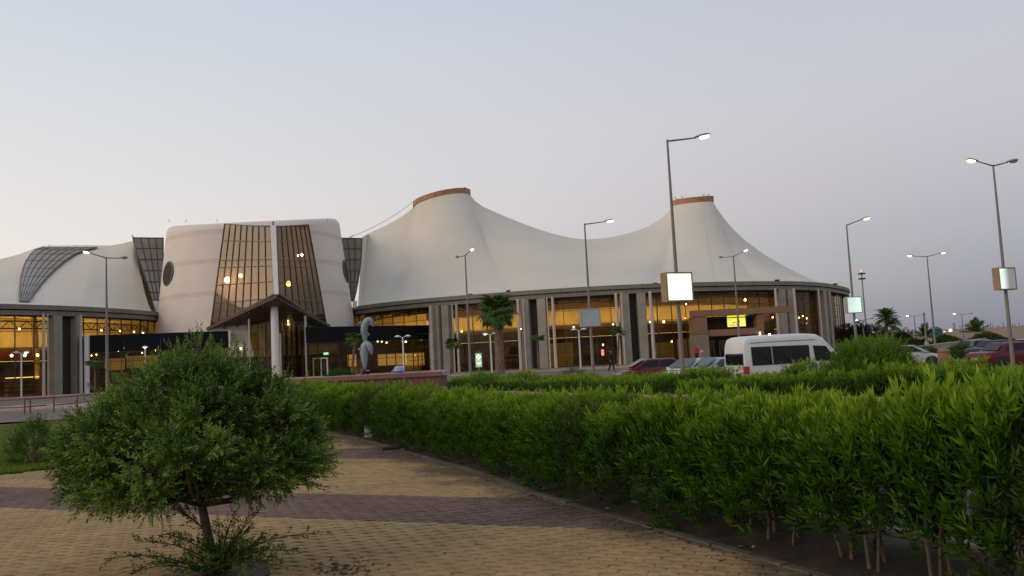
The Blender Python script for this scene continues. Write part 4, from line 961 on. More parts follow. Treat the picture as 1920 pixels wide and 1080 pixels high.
street_lamp('single armed street lamp carrying the unlit blue grey sign box', 1096, 419, 45.4, [(1.15, .1, .06, 1)], (579.5, 613, 1.12, R(12), F_O, M_SIGNG, .3), .095)
street_lamp('twin headed street lamp in front of the tent, left of the big fan palm', 872, 478, 57, [(.45, -1.1, .14, 1), (-.5, 1.0, .0, 0)], None, .10)
street_lamp('twin headed street lamp standing behind the round foreground tree', 199, 482, 48, [(-.4, -1.0, .12, 1), (.42, .9, .02, 0)], None, .10)
street_lamp('twin headed street lamp above the white minibus', 1375, 480, 66, [(.5, -1.2, .2, 1), (-.55, 1.1, .05, 0)], None, .11)
street_lamp('single armed street lamp with a greenish lit sign box beside the dark trees', 1587, 421, 50.7, [(1.0, 0, .28, 1)], (557, 588, 1.05, R(14), F_G, M_SIGNG, .28), .095)
street_lamp('twin armed street lamp with both heads lit, left of the sandy bank', 1738, 480, 74, [(-1.25, 0, .05, 1), (1.2, 0, .18, 1)], None, .10)
street_lamp('twin armed street lamp with a half lit sign box beside the maroon saloon', 1862, 309, 35, [(-.72, -.1, .16, 1), (.70, .1, .10, 0)], (503, 545, 1.02, R(22), F_H, M_SIGNB, .32), .085)
for (x, y, D, arms, lab) in ((1714, 592, 120, [(-.7, 0, 0, 1), (1.2, 0, .1, 0)], 'small distant twin armed lamp behind the stubby dark palm'), (1803, 589, 125, [(-.8, 0, .05, 1), (1.2, 0, 0, 0)], 'small distant twin armed lamp left of the feathery palm'), (1617, 600, 110, [(-.5, 0, 0, 1), (1.0, 0, .1, 0)], 'distant lamp in front of the dark trees')):
    street_lamp(lab, x, y, D, arms, None, .10, 'distant lamps')
t = P(1732, 586, 100); o = thing('bare_pole', 'plain grey pole without a lamp beside the stubby dark palm', 'pole', (t.x, 100, 0)); MB().tube([(0, 0, 0), (0, 0, t.z)], [.13, .1], 8).build('pole', M_STEEL, o, world=False); MB().lathe([(.5, 0), (.3, .5), (.16, .9)], 8).build('base', M_CONC, o, world=False)
t = P(1615, 510, 180); o = thing('floodlight_mast', 'slim floodlight mast with two racks of lamps and a red light on top', 'mast', (t.x, 180, 0))
MB().tube([(0, 0, 0), (0, 0, t.z)], [.22, .12], 8).build('mast', M_STEEL, o, world=False)
for dz in (-.5, -1.6):
    MB().box((0, 0, t.z+dz), (1.5, .3, .12)).build('rack', M_SOFF, o, world=False)
    for k in range(4): MB().box((-.6+.4*k, -.15, t.z+dz+.16), (.26, .25, .26)).build('floodlight', M_SOFF, o, world=False)
MB().lathe([(.05, 0), (.14, .1), (.12, .3), (.03, .4)], 8, (0, 0, t.z)).build('warning_light', emis('red_light', (1, .12, .08), 3), o, world=False)
# garden lamps with twin shallow shades
SHADE = MB().lathe([(.02, .14), (.14, .12), (.30, .03), (.32, 0), (.30, -.02)], 16).mesh('lamp_shade', M_WHITE, 40)
GL1 = MB().lathe([(.05, -.10), (.15, -.06), (.17, -.02), (.05, -.015)], 12).mesh('bulb', emis('garden_bulb', (1, .9, .75), 4)); GL0 = MB().lathe([(.05, -.10), (.15, -.06), (.17, -.02), (.05, -.015)], 12).mesh('bulb', M_LENSOFF)
def garden_lamp(label, x, y, D, lit, twin=True):
    t = P(x, y, D); g = gz(t.x, D); o = thing('garden_lamp', label, 'garden lamp', (t.x, D, g), 0, 'short garden lamps along the forecourt'); H = t.z-g
    MB().tube([(0, 0, 0), (0, 0, H)], [.085, .07], 8).build('pole', M_WHITE, o, world=False)
    for i, sx in enumerate((-1, 1) if twin else (0,)):
        if twin: MB().tube([(0, 0, H-.1), (sx*.2, 0, H+.03), (sx*.45, 0, H+.08)], .035, 6).build('arm', M_WHITE, o, world=False)
        s = link('lamp_shade', SHADE, o, False, Matrix.Translation((sx*.5, 0, H+.06))); link('bulb', GL1 if lit[i] else GL0, s, False)
garden_lamp('short twin shade garden lamp in front of the golden hall', 40, 662, 80, (0, 1)); garden_lamp('short single shade garden lamp just left of the round tree', 272, 652, 84, (1,), False)
garden_lamp('short twin shade garden lamp just right of the dolphin statue', 755, 632, 80, (0, 0)); garden_lamp('short twin shade garden lamp left of the big fan palm trunk', 919, 627, 84, (1, 0)); garden_lamp('short twin shade garden lamp left of the unlit sign lamp', 1085, 619, 84, (0, 0))
# far lights on the bank
for i, (x, y, wh) in enumerate(((1782, 619.5, 'second from the left, left of the feathery palm'), (1771, 624, 'leftmost, set lower, beside the teal booth'), (1891, 617, 'just left of the saloon car lamp pole'), (1915, 617, 'rightmost, at the edge of the view'))):
    p = P(x, y, 205); o = thing('bank_lamp', 'round yellow lamp on the sandy bank, '+wh, 'lamp', (p.x, 205, 0), 0, 'lamps on the sandy bank')
    MB().tube([(0, 0, 0), (0, 0, p.z)], .12, 6).build('post', M_SOFF, o, world=False); MB().lathe([(.1, -.45), (.42, -.2), (.45, 0.1), (.1, .4)], 8, (0, 0, p.z)).build('globe', emis('bank_globe', (1, .75, .4), 1.6), o, world=False)
for i in range(22):
    x = 1786+i*6.3+rnd.uniform(-2, 2); p = P(x, 612+rnd.uniform(-3, 3), 212); o = thing('fence_post', 'thin dark post on the crest of the sandy bank', 'post', (p.x, 212, 0), 0, 'thin posts along the bank'); MB().tube([(0, 0, 0), (rnd.uniform(-.2, .2), 0, p.z+.6)], .07, 5).build('post', M_SOFF, o, world=False)

# ------------------------------------------------------------------ cars
M_TYRE = mat('tyre', (0.02, 0.02, 0.02), .8); M_RIM = mat('wheel_rim', (0.45, 0.45, 0.46), .35, metal=.6); M_CGL = mat('car_glass', (0.010, 0.012, 0.013), .08, spec=.25); M_CGLB = mat('car_glass_pale', (0.035, 0.05, 0.055), .08, spec=.4); M_TRIM = mat('black_trim', (0.02, 0.02, 0.02), .5)
M_TAIL = mat('tail_lamp', (0.42, 0.03, 0.015), .25); M_HEADL = mat('head_lamp', (0.6, 0.6, 0.6), .1); M_PLATE = mat('number_plate', (0.6, 0.58, 0.5), .5)
def paint(name, c): return mat(name, c, .35, spec=.35, var=.04, scale=1)
WHEEL_T = MB().lathe([(.20, -.1), (.30, -.1), (.315, -.06), (.315, .06), (.30, .1), (.20, .1)], 20).mesh('tyre', M_TYRE, 40)
_w = MB().lathe([(.06, .075), (.2, .06), (.205, .085), (.03, .10)], 16)
WHEEL_R = _w.mesh('rim', M_RIM, 40)
def body_ring(x, zb, zt, w, crown=.03):
    zm = zb+(zt-zb)*.62
    half = [(0, zb), (w*.82, zb), (w*.96, zb+.10), (w, zm), (w*.985, zt-.10), (w*.93, zt-.02), (w*.6, zt+crown*.6), (0, zt+crown)]
    return [(x, y, z) for y, z in half]+[(x, -y, z) for y, z in half[-2:0:-1]]
def quad_on(a, b, c, d, u0, u1, v0, v1, n_, out=.008, r=.0):
    """inset glass quad on face a(bottom left) b(bottom right) c(top right) d(top left)"""
    f = lambda u, v: (a.lerp(b, u)).lerp(d.lerp(c, u), v)
    return [f(u, v)+n_*out for u, v in ((u0, v0), (u1, v0), (u1, v1), (u0, v1))]
def wheels(root, xs, w, r=.315):
    for x in xs:
        for s in (-1, 1):
            o = thing('wheel', None, None); attach(o, root, False); o.location = (x, s*(w-.08), r); 
            q = Matrix.Rotation(-s*math.pi/2, 4, 'X') @ Matrix.Scale(r/.315, 4); link('tyre', WHEEL_T, o, False, q); link('rim', WHEEL_R, o, False, q)
            MB().lathe([(r*1.18, -.05), (r*1.18, .05)], 18).build('wheel_arch', M_TRIM, root, world=False).matrix_basis = Matrix.Translation((x, s*(w-.035), r+.02)) @ Matrix.Rotation(math.pi/2, 4, 'X')
def car(label, pos, heading, pm_, st, cab, W_, gl, rear_plate=True, cat='car', group=None, nw=2, name='parked_car'):
    x, y = pos; root = thing(name, label, cat, (x, y, gz(x, y)-.02), heading, group)
    m = MB(); m.loft([body_ring(*s) for s in st]); m.build('body', pm_, root, smooth=38, world=False)
    xa, xb, xc, xd, zb, zr, wb, wr = cab      # base rear, roof rear, roof front, base front
    def V3(x, s, z, w): return Vector((x, s*w, z))
    m = MB(); rings = []
    for t in (0, .5, .9, 1.0):
        z = zb+(zr-zb)*t; k = t if t < 1 else .985; a = xa+(xb-xa)*k+(0.10 if t == 1 else 0); b = xd+(xc-xd)*k-(0.10 if t == 1 else 0); w = wb+(wr-wb)*k-(.09 if t == 1 else 0); ov = .05 if t == 1 else 0
        ring = []
        for i in range(7): u = i/6; ring.append((a-.05*math.sin(math.pi*u)*(1-t*.5)+0, -w+2*w*u, z+0))
        for i in range(7): u = i/6; ring.append((b+.10*math.sin(math.pi*u)*(1-t*.6), w-2*w*u, z))
        rings.append(ring)
    m.loft(rings); m.build('cabin', pm_, root, smooth=38, world=False)
    # glazing
    A, B, Cc, D = V3(xa, 1, zb, wb), V3(xa, -1, zb, wb), V3(xb, -1, zr, wr), V3(xb, 1, zr, wr)
    n_ = (B-A).cross(D-A).normalized(); n_ = n_ if n_.x < 0 else -n_
    MB().add(quad_on(A, B, Cc, D, .07, .93, .12, .86, n_, .06), [(0, 1, 2, 3)]).build('rear_window', gl, root, world=False)
    A, B, Cc, D = V3(xd, 1, zb, wb), V3(xd, -1, zb, wb), V3(xc, -1, zr, wr), V3(xc, 1, zr, wr); n_ = (B-A).cross(D-A).normalized(); n_ = n_ if n_.x > 0 else -n_
    MB().add(quad_on(A, B, Cc, D, .05, .95, .06, .9, n_, .105), [(0, 1, 2, 3)]).build('windscreen', gl, root, world=False)
    for s in (-1, 1):
        A, B, Cc, D = V3(xa, s, zb, wb), V3(xd, s, zb, wb), V3(xc, s, zr, wr), V3(xb, s, zr, wr); n_ = (B-A).cross(D-A).normalized(); n_ = n_ if n_.y*s > 0 else -n_
        for i in range(nw):
            u0, u1 = .12+.82*i/nw, .12+.82*(i+1)/nw-.03; MB().add(quad_on(A, B, Cc, D, u0, u1, .1, .84, n_, .012), [(0, 1, 2, 3)]).build('side_window', gl, root, world=False)
            xm = xa+(xd-xa)*u0+.1; MB().box((xm+.55, s*(W_+.004), zb-.14), (.14, .03, .035)).build('door_handle', M_TRIM, root, world=False)
        MB().box((xd-.35, s*(wb+.14), zb+.09), (.1, .18, .12)).build('mirror', pm_ if nw > 1 else M_TRIM, root, world=False)
        r0 = st[1]; MB().loft([[(.02, s*r0[3]*.62, r0[2]-.26), (.02, s*r0[3]*.62, r0[2]-.06), (.02, s*r0[3]*.93, r0[2]-.06), (.02, s*r0[3]*.93, r0[2]-.26)], [(.25, s*(r0[3]*.9), r0[2]-.24), (.25, s*r0[3]*.9, r0[2]-.08), (.25, s*(W_+.012), r0[2]-.08), (.25, s*(W_+.012), r0[2]-.24)]]).build('tail_lamp', M_TAIL, root, world=False)
        L = st[-1][0]; r1 = st[-2]; MB().loft([[(L-.03, s*r1[3]*.5, .52), (L-.03, s*r1[3]*.5, .66), (L-.03, s*r1[3]*.85, .68), (L-.03, s*r1[3]*.85, .54)], [(L-.25, s*r1[3]*.6, .56), (L-.25, s*r1[3]*.6, .70), (L-.25, s*(r1[3]+.035), .70), (L-.25, s*(r1[3]+.035), .56)]]).build('headlight', M_HEADL, root, world=False)
    MB().box((-.005, 0, .62), (.03, .44, .15)).build('number_plate', M_PLATE, root, world=False)
    MB().box((.0, 0, .36), (.12, st[1][3]*1.9, .12)).build('bumper', pm_, root, world=False); MB().box((st[-1][0]-.04, 0, .36), (.12, st[-2][3]*1.8, .14)).build('bumper', pm_, root, world=False)
    wheels(root, (st[0][0]+.78, st[-1][0]-.82), W_); return root
SED = [(0, .36, .80, .70), (.07, .28, .90, .80), (.3, .22, .95, .86), (.9, .20, .97, .875), (2.4, .18, .94, .88), (3.3, .2, .90, .875), (4.0, .22, .80, .84), (4.4, .27, .68, .76), (4.52, .34, .58, .62)]
HAT = [(0, .34, .72, .70), (.06, .27, .88, .80), (.3, .22, .94, .84), (.9, .2, .95, .85), (2.2, .18, .92, .85), (2.9, .2, .90, .85), (3.5, .22, .78, .81), (3.8, .28, .66, .72), (3.9, .34, .56, .6)]
PIC = [(0, .40, .82, .78), (.05, .36, .95, .84), (.4, .3, .98, .86), (2.2, .28, .98, .87), (3.2, .28, .98, .87), (3.6, .28, .97, .86), (4.5, .3, .90, .83), (4.85, .36, .74, .76), (4.92, .42, .62, .66)]
scabs = (.75, 1.35, 2.65, 3.55, .93, 1.40, .80, .60); hcab = (.1, .62, 2.1, 3.05, .91, 1.40, .79, .60); pcab = (1.55, 1.85, 2.9, 3.65, .96, 1.55, .80, .64)
px_at = lambda px, D: P(px, 660, D).x
car('maroon saloon car parked at the right edge, seen from its rear corner', (px_at(1826, 41.5), 41.5), R(6), paint('maroon_paint', (0.10, 0.010, 0.015)), SED, scabs, .88, M_CGL)
car('dark red hatchback half hidden behind the bright hedge', (px_at(1280, 45.5), 45.5), R(184), paint('red_paint', (0.14, 0.014, 0.026)), HAT, hcab, .85, M_CGL)
car('white hatchback between the dark red hatchback and the light blue car', (px_at(1352, 40.5), 40.5), R(214), paint('white_paint_car', (0.62, 0.63, 0.64)), HAT, hcab, .85, M_CGLB, nw=3)
car('light blue saloon beside the rear of the white minibus', (px_at(1425, 39), 39.6), R(205), paint('light_blue_paint', (0.34, 0.42, 0.55)), SED, scabs, .88, M_CGLB)
car('silver hatchback beyond the round bush, left of the terracotta bollard', (px_at(1658, 50), 51.5), R(-12), paint('silver_paint', (0.42, 0.43, 0.44)), HAT, hcab, .85, M_CGL)
car('white car parked behind the maroon saloon', (px_at(1888, 50), 50), R(20), paint('white_paint_2', (0.62, 0.62, 0.62)), SED, scabs, .88, M_CGL)
car('dark blue car whose roof shows over the maroon saloon', (px_at(1832, 53), 53.5), R(14), paint('navy_paint', (0.02, 0.022, 0.05)), SED, scabs, .88, M_CGL)
car('small far grey car beside the low concrete wall', (px_at(1808, 62), 62.5), R(10), paint('grey_paint', (0.16, 0.16, 0.18)), HAT, hcab, .85, M_CGL)
# minibus
M_BUS = paint('minibus_white', (0.70, 0.69, 0.66))
bx, by = P(1377, 680, 35).x, 35.0
bus = thing('minibus', 'white high roofed minibus parked with its tail towards the path', 'minibus', (bx, by, gz(bx, by)-.02), R(14)); bus.scale = (.96, 1, 1)
def bus_ring(x, zb, zt, w, rw):
    half = [(0, zb), (w*.85, zb), (w*.98, zb+.12), (w, zb+.55), (w, min(1.15, zt*.9)), (w+(rw-w)*.75, zt*.93), (rw*.97, zt*.975), (rw*.84, zt), (0, zt+.03)]
    return [(x, y, z) for y, z in half]+[(x, -y, z) for y, z in half[-2:0:-1]]
st = [(0.02, .40, 1.2, .80, .76), (0.0, .34, 1.22, .86, .8), (.03, .30, 1.95, .87, .80), (.10, .28, 2.16, .88, .80), (.30, .27, 2.24, .885, .81), (1.2, .26, 2.26, .885, .82), (3.2, .26, 2.26, .885, .82), (3.65, .26, 2.22, .885, .81), (4.0, .26, 2.05, .885, .78), (4.4, .27, 1.68, .88, .74), (4.75, .28, 1.22, .87, .80), (4.88, .30, 1.0, .84, .78), (4.97, .34, .82, .78, .72), (5.0, .40, .66, .7, .64)]
MB().loft([bus_ring(*s) for s in st]).build('body', M_BUS, bus, smooth=42, world=False)
def side_w(z): return .885 if z < 1.15 else .885+(.82-.885)*.75*(z-1.15)/(2.10-1.15)
for s in (-1, 1):
    def sp(x, z, o=.012): return (x, s*(side_w(z)+o), z)
    def panel(name, pts, mt, o=.012): return MB().add([sp(x, z, o) for x, z in pts], [tuple(range(len(pts)))]).build(name, mt, bus, world=False)
    panel('window_band', [(.34, 1.04), (3.12, 1.04), (3.16, 1.12), (3.16, 1.78), (.34, 1.81)], M_TRIM, .022)
    for (x0, x1) in ((.36, 1.30), (1.33, 2.22), (2.25, 3.14)):
        e = .06 if x1 > 3 else .0; panel('side_window', [(x0, 1.06), (x1-e, 1.06), (x1, 1.14), (x1, 1.76), (x0, 1.79)], M_CGL, .032)
    panel('door_window', [(3.42, 1.10), (4.46, 1.06), (4.42, 1.12), (4.0, 1.70), (3.36, 1.75)], M_CGL, .03)
    MB().tube([sp(.32, 1.98, .01), sp(1.5, 2.0, .015), sp(3.5, 2.0, .015)], .016, 5).build('rain_gutter', M_SIGNG, bus, world=False)
    for x in (1.315, 2.235): MB().bar(sp(x, 1.07, .036), sp(x, 1.77, .036), .05, .012).build('window_post', M_SIGNG if x < 2 else M_TRIM, bus, world=False)
    for x in (3.25, 4.28): MB().bar(sp(x, .42, .0), sp(x, 1.16, .0), .012, .012).build('door_seam', M_TRIM, bus, world=False)
    MB().bar(sp(1.9, .9, .0), sp(3.2, .88, .0), .014, .014).build('slide_rail', M_SIGNG, bus, world=False)
    MB().box(sp(3.3, .96, .02), (.05, .03, .16)).build('door_handle', M_TRIM, bus, world=False); MB().box(sp(3.58, .96, .02), (.18, .03, .045)).build('door_handle', M_BUS, bus, world=False)
    MB().box((4.22, s*1.06, 1.28), (.12, .16, .28)).build('mirror', M_TRIM, bus, world=False)
    MB().prism([(-.03, s*.72, .70), (-.03, s*.87, .70), (-.02, s*.87, 1.02), (-.02, s*.76, 1.02)], (.2, s*.035, 0)).build('tail_lamp', M_TAIL, bus, world=False)
    MB().prism([(4.93, s*.5, .62), (4.93, s*.78, .64), (4.90, s*.78, .82), (4.92, s*.5, .80)], (.06, 0, 0)).build('headlight', M_HEADL, bus, world=False)
rw_ = [(-.015, -.74, 1.08), (-.015, .74, 1.08), (.0, .76, 1.5), (.055, .70, 1.74), (.06, .6, 1.78), (.06, -.6, 1.78), (.055, -.70, 1.74), (.0, -.76, 1.5)]
MB().add(rw_, [(0, 1, 2, 7), (7, 2, 3, 6), (6, 3, 4, 5)]).build('rear_window', M_CGL, bus, world=False)
MB().add([(4.77, -.72, 1.24), (4.77, .72, 1.24), (4.06, .64, 1.98), (4.06, -.64, 1.98)], [(0, 1, 2, 3)]).build('windscreen', M_CGL, bus, world=False).location = (.03, 0, .03)
MB().box((-.02, 0, .62), (.03, 1.0, .20)).build('plate_recess', M_TRIM, bus, world=False); MB().box((-.045, .05, .62), (.02, .46, .16)).build('number_plate', M_PLATE, bus, world=False)
MB().box((-.0, 0, .42), (.16, 1.72, .2)).build('bumper', M_BUS, bus, world=False); MB().box((.09, .1, 1.9), (.08, .22, .04)).build('brake_lamp', M_TRIM, bus, world=False)
MB().tube([(-.02, .45, 1.28), (-.045, .2, 1.3)], .012, 5).build('wiper', M_TRIM, bus, world=False)
wheels(bus, (.95, 4.05), .87, .33)

# ------------------------------------------------------------------ bollard, bin, signs, railing
p = G(1770, 684); o = thing('terracotta_bollard', 'tapered terracotta coloured bollard with a domed cap between the silver and maroon cars', 'bollard', (px_at(1770, 44), 44, gz(25, 44)))
MB().tube([(0, 0, 0), (0, 0, .98)], [.40, .30], 20).build('body', mat('terracotta', (0.25, 0.13, 0.075), .8, var=.12, scale=2), o, world=False, smooth=40); MB().lathe([(.33, .98), (.34, 1.04), (.2, 1.16), (.05, 1.22)], 20).build('cap', mat('terracotta_cap', (0.24, 0.12, 0.08), .8), o, world=False, smooth=40)
o = thing('terracotta_bollard', 'small pale topped stone bollard before the entrance doors', 'bollard', (px_at(1316, 86), 86, 0)); MB().tube([(0, 0, 0), (0, 0, 1.0)], [.30, .24], 14).build('body', M_STONE, o, world=False); MB().lathe([(.24, 1.0), (.2, 1.12), (.08, 1.25)], 14).build('cap', M_KERB, o, world=False)
a = P(897, 662, 70); b = P(897, 695, 70); g = thing('advert_sign', 'upright glowing green advert sign with a pale diamond left of the fan palm trunk', 'sign', (a.x, 70, gz(a.x, 70)))
h0, h1 = b.z+.45-.0, a.z; h0 = P(897, 688.5, 70).z; w = .52
MB().tube([(0, 0, 0), (0, 0, h0)], .06, 8).build('post', M_STEEL, g, world=False)
MB().box((0, 0, (h0+h1)/2), (w+.08, .16, h1-h0+.08)).build('sign_case', M_SOFF, g, world=False)
M_GR = emis('green_panel', (0.02, 0.30, 0.08), .55); M_GR2 = emis('bright_green', (0.10, 0.75, 0.18), .6); M_GRW = emis('sign_white', (0.9, 1.0, 0.62), 1.0)
MB().box((0, -.09, (h0+h1)/2), (w, .02, h1-h0)).build('sign_face', M_GR, g, world=False)
hh = h1-h0; zc = h1-hh*.28; MB().prism([(-w*.44, -.105, zc), (0, -.105, zc-hh*.22), (w*.44, -.105, zc), (0, -.105, zc+hh*.22)], (0, -.012, 0)).build('diamond', M_GRW, g, world=False)
MB().prism([(-w*.10, -.119, zc-.02), (0, -.119, zc-hh*.08), (w*.12, -.119, zc), (.02, -.119, zc+hh*.09)], (0, -.006, 0)).build('emblem', mat('emblem_tan', (.5, .45, .25), .6), g, world=False)
MB().box((0, -.105, h0+hh*.44), (w*.92, .012, hh*.09)).build('stripe', M_GR2, g, world=False); MB().box((0, -.105, h0+hh*.30), (w*.92, .012, hh*.05)).build('stripe', M_GRW, g, world=False)
m = MB(); x = -w*.22
for q in (.07, .05, .06, .04): m.box((x+q/2, -.105, h0+hh*.2), (q, .012, hh*.055)); x += q+.015
m.build('lettering', M_GRW, g, world=False)
MB().lathe([(.3, 0), (.18, .12), (.04, .22)], 8, (0, 0, h1+.04)).build('sign_cap', M_SOFF, g, world=False)
M_RAIL = mat('red_railing_paint', (0.20, 0.035, 0.035), .5, var=.15, scale=3)
rl = thing('red_railing', 'low red tubular railing beside the lawn at the left edge', 'railing', (-22, 42, 0))
RP = [(G(46, 776), G(57, 775)), (G(101, 772), G(145, 767), G(187, 762))]
hgt = .72
for pts in ([G(-60, 780), *RP[0]], list(RP[1])):
    for p in pts: MB().tube([(p.x, p.y, -.02), (p.x, p.y, hgt)], .035, 8).build('post', M_RAIL, rl)
    for z in (hgt, .33): MB().tube([(p.x, p.y, z) for p in pts], .03, 8).build('rail', M_RAIL, rl)
p, q = G(57, 775), G(88, 773); MB().tube([(p.x, p.y, .33), (q.x, q.y, .37)], .03, 8).build('rail', M_RAIL, rl); q = G(101, 772); MB().tube([(p.x, p.y, hgt), (q.x, q.y, hgt)], .03, 8).build('rail', M_RAIL, rl)
p = P(748, 700, 50.5); o = thing('water_drum', 'small blue and white plastic drum standing in the fountain basin', 'drum', (p.x, 50.6, .64)); MB().lathe([(.30, 0), (.36, .06), (.36, .34), (.30, .40)], 16).build('body', mat('blue_plastic', (.05, .10, .42), .4), o, world=False); MB().lathe([(.30, .40), (.33, .45), (.28, .66), (.14, .74)], 16).build('lid', mat('pale_blue_plastic', (.35, .42, .6), .4), o, world=False); MB().tube([(-.36, 0, .3), (-.44, -.05, .42), (-.33, 0, .52)], .025, 6).build('handle', M_WHITE, o, world=False)
p = G(690, 822); o = thing('white_board', 'small white board standing at the foot of the hedge', 'board', (p.x, p.y+.1, 0), R(20)); MB().box((0, 0, .15), (.17, .04, .26)).build('panel', M_WHITE, o, world=False); MB().box((0, .03, .09), (.03, .03, .2)).build('stake', M_STEEL, o, world=False)
a, b = G(718, 845), G(772, 841); o = tag(MB().tube([(a.x, a.y, .04), ((a.x+b.x)/2, (a.y+b.y)/2, .035), (b.x+.1, b.y+.05, .12)], [.035, .03, .02], 7).build('fallen_branch', mat('dead_wood', (.035, .025, .018), .9)), 'dark fallen branch lying at the foot of the hedge across the path edge', 'branch')
p = P(1757, 625, 118); o = thing('green_kiosk', 'small teal green booth behind the lamp with two lit heads', 'kiosk', (p.x, 118, 0)); mt = mat('teal_paint', (.02, .13, .11), .5); MB().box((0, 0, 1.2), (1.0, 1.0, 2.4)).build('body', mt, o, world=False); MB().lathe([(.75, 2.4), (.5, 2.6), (.1, 2.75)], 4).build('roof', mt, o, world=False)
# ------------------------------------------------------------------ people
M_SKIN = mat('skin', (0.30, 0.17, 0.11), .6)
def skin_mesh(name, joints, edges, root_i, mt, sub=1):
    me = bpy.data.meshes.new(name); me.from_pydata([j[0] for j in joints], edges, []); me.materials.append(mt); o = bpy.data.objects.new(name, me); C.link(o)
    md = o.modifiers.new('skin', 'SKIN'); md.use_smooth_shade = True
    if not me.skin_vertices: me.attributes  # layer made with the modifier
    sv = me.skin_vertices[0].data if me.skin_vertices else None
    return o, me, sv
def person(label, pos, face, shirt, trousers, hair, stride=.0, H=1.74):
    root = thing('person', label, 'person', pos, face); k = H/1.74
    s = stride; hipz, knz = .90, .48
    J = [((0, 0, .95), .14), ((0, 0, 1.15), .125), ((0, 0, 1.36), .15), ((0, 0, 1.50), .055), ((.0, 0.02, 1.56), .055), ((.02, 0, 1.66), .095),
         ((0, .17, 1.40), .06), ((-.10*s*2, .23, 1.14), .045), ((.02-.1*s, .24, .90), .035), ((0.02, .235, .80), .035),
         ((0, -.17, 1.40), .06), ((.10*s*2, -.23, 1.14), .045), ((.08+.2*s, -.24, .92), .035), ((.12+.2*s, -.235, .82), .035),
         ((0, .09, .88), .095), ((.28*s+.02, .095, .48), .065), ((.36*s-.05, .095, .09), .045), ((.36*s+.12, .11, .04), .04),
         ((0, -.09, .88), .095), ((-.06*s+.02, -.095, .48), .065), ((-.50*s-.04, -.095, .10), .045), ((-.50*s+.12, -.11, .04), .04)]
    E_ = [(0, 1), (1, 2), (2, 3), (3, 4), (4, 5), (2, 6), (6, 7), (7, 8), (8, 9), (2, 10), (10, 11), (11, 12), (12, 13), (0, 14), (14, 15), (15, 16), (16, 17), (0, 18), (18, 19), (19, 20), (20, 21)]
    def chain(name, idx, edges, mt, grow):
        m = MB()
        return m
    # one continuous body: metaball-free tube union with shared joints via a voxel remesh
    me = bpy.data.meshes.new('body'); tmp = MB()
    def tubes(mb, pairs, grow, cuts={}):
        for a, b in pairs:
            (pa, ra), (pb, rb) = J[a], J[b]; pa, pb = Vector(pa), Vector(pb)
            if (a, b) in cuts: pb = pa.lerp(pb, cuts[(a, b)]); rb = ra+(rb-ra)*cuts[(a, b)]
            mb.tube([pa, pa.lerp(pb, .5), pb], [ra+grow, (ra+rb)/2*1.03+grow, rb+grow], 10)
            for p_, r_ in ((pa, ra), (pb, rb)):
                mb.loft([[(p_.x+(r_+grow)*math.sin(t)*math.cos(u), p_.y+(r_+grow)*math.sin(t)*math.sin(u), p_.z+(r_+grow)*math.cos(t)) for u in [2*math.pi*i/10 for i in range(10)]] for t in (.25, .8, 1.57, 2.34, 2.9)])
    def remeshed(name, mb, mt, vox):
        o = mb.build(name, mt, root, world=False); md = o.modifiers.new('r', 'REMESH'); md.mode = 'VOXEL'; md.voxel_size = vox; md.use_smooth_shade = True; s_ = o.modifiers.new('s', 'SMOOTH'); s_.iterations = 3; s_.factor = .5; return o
    b = MB(); tubes(b, E_, 0); b.box((.115, 0, 1.655), (.03, .025, .04)); b.box((.02, .1, 1.655), (.03, .02, .05)); b.box((.02, -.1, 1.655), (.03, .02, .05))
    for hj, sy in ((9, 1), (13, -1)):
        p_ = Vector(J[hj][0])
        for f in range(4): b.tube([p_+Vector((-.03+.02*f, 0, -.01)), p_+Vector((-.035+.023*f+.01, -sy*.012, -.055)), p_+Vector((-.035+.023*f+.015, -sy*.03, -.085))], [.011, .010, .008], 6)
        b.tube([p_+Vector((.035, 0, .02)), p_+Vector((.055, -sy*.01, -.02)), p_+Vector((.05, -sy*.02, -.05))], [.012, .011, .009], 6)
    remeshed('body', b, M_SKIN, .014)
    c = MB(); tubes(c, [(0, 1), (1, 2), (2, 6), (6, 7), (7, 8), (2, 10), (10, 11), (11, 12)], .018, {(7, 8): .9, (11, 12): .9}); remeshed('jacket', c, shirt, .016)
    c = MB(); tubes(c, [(0, 14), (14, 15), (15, 16), (0, 18), (18, 19), (19, 20)], .018, {(15, 16): .92, (19, 20): .92}); remeshed('trousers', c, trousers, .016)
    c = MB(); tubes(c, [(16, 17), (20, 21)], .012); remeshed('shoes', c, M_TRIM, .014)
    m = MB(); m.loft([[(0.0+.105*math.sin(t)*math.cos(u)*.98, .1*math.sin(t)*math.sin(u), 1.675+.115*math.cos(t)) for u in [2*math.pi*i/14 for i in range(14)]] for t in (.1, .5, 1.0, 1.45, 1.75)]); m.build('hair', hair, root, world=False, smooth=60)
    for sy in (-.032, .032): MB().lathe([(.004, -.004), (.011, 0), (.004, .004)], 6, (.108, sy, 1.672)).build('eye', M_TRIM, root, world=False)
    root.scale = (k, k, k); return root
M_BLK = mat('black_cloth', (.012, .011, .013), .9); M_HAIR = mat('black_hair', (.012, .009, .008), .7)
p = G(1147, 694); person('person in dark clothes walking in front of the glass hall', (p.x, p.y, gz(p.x, p.y)), R(-60), M_BLK, M_BLK, M_HAIR, .55)
p = P(1308, 690, 88); person('person in a red top standing beside the entrance doors', (p.x, 88, 0), R(-120), mat('red_cloth', (.42, .03, .03), .9), M_BLK, M_HAIR, .1)
p = P(1545, 690, 84); person('person in an orange red top behind the front of the minibus', (p.x, 84, 0), R(-100), mat('orange_cloth', (.5, .06, .02), .9), M_BLK, M_HAIR, .1)
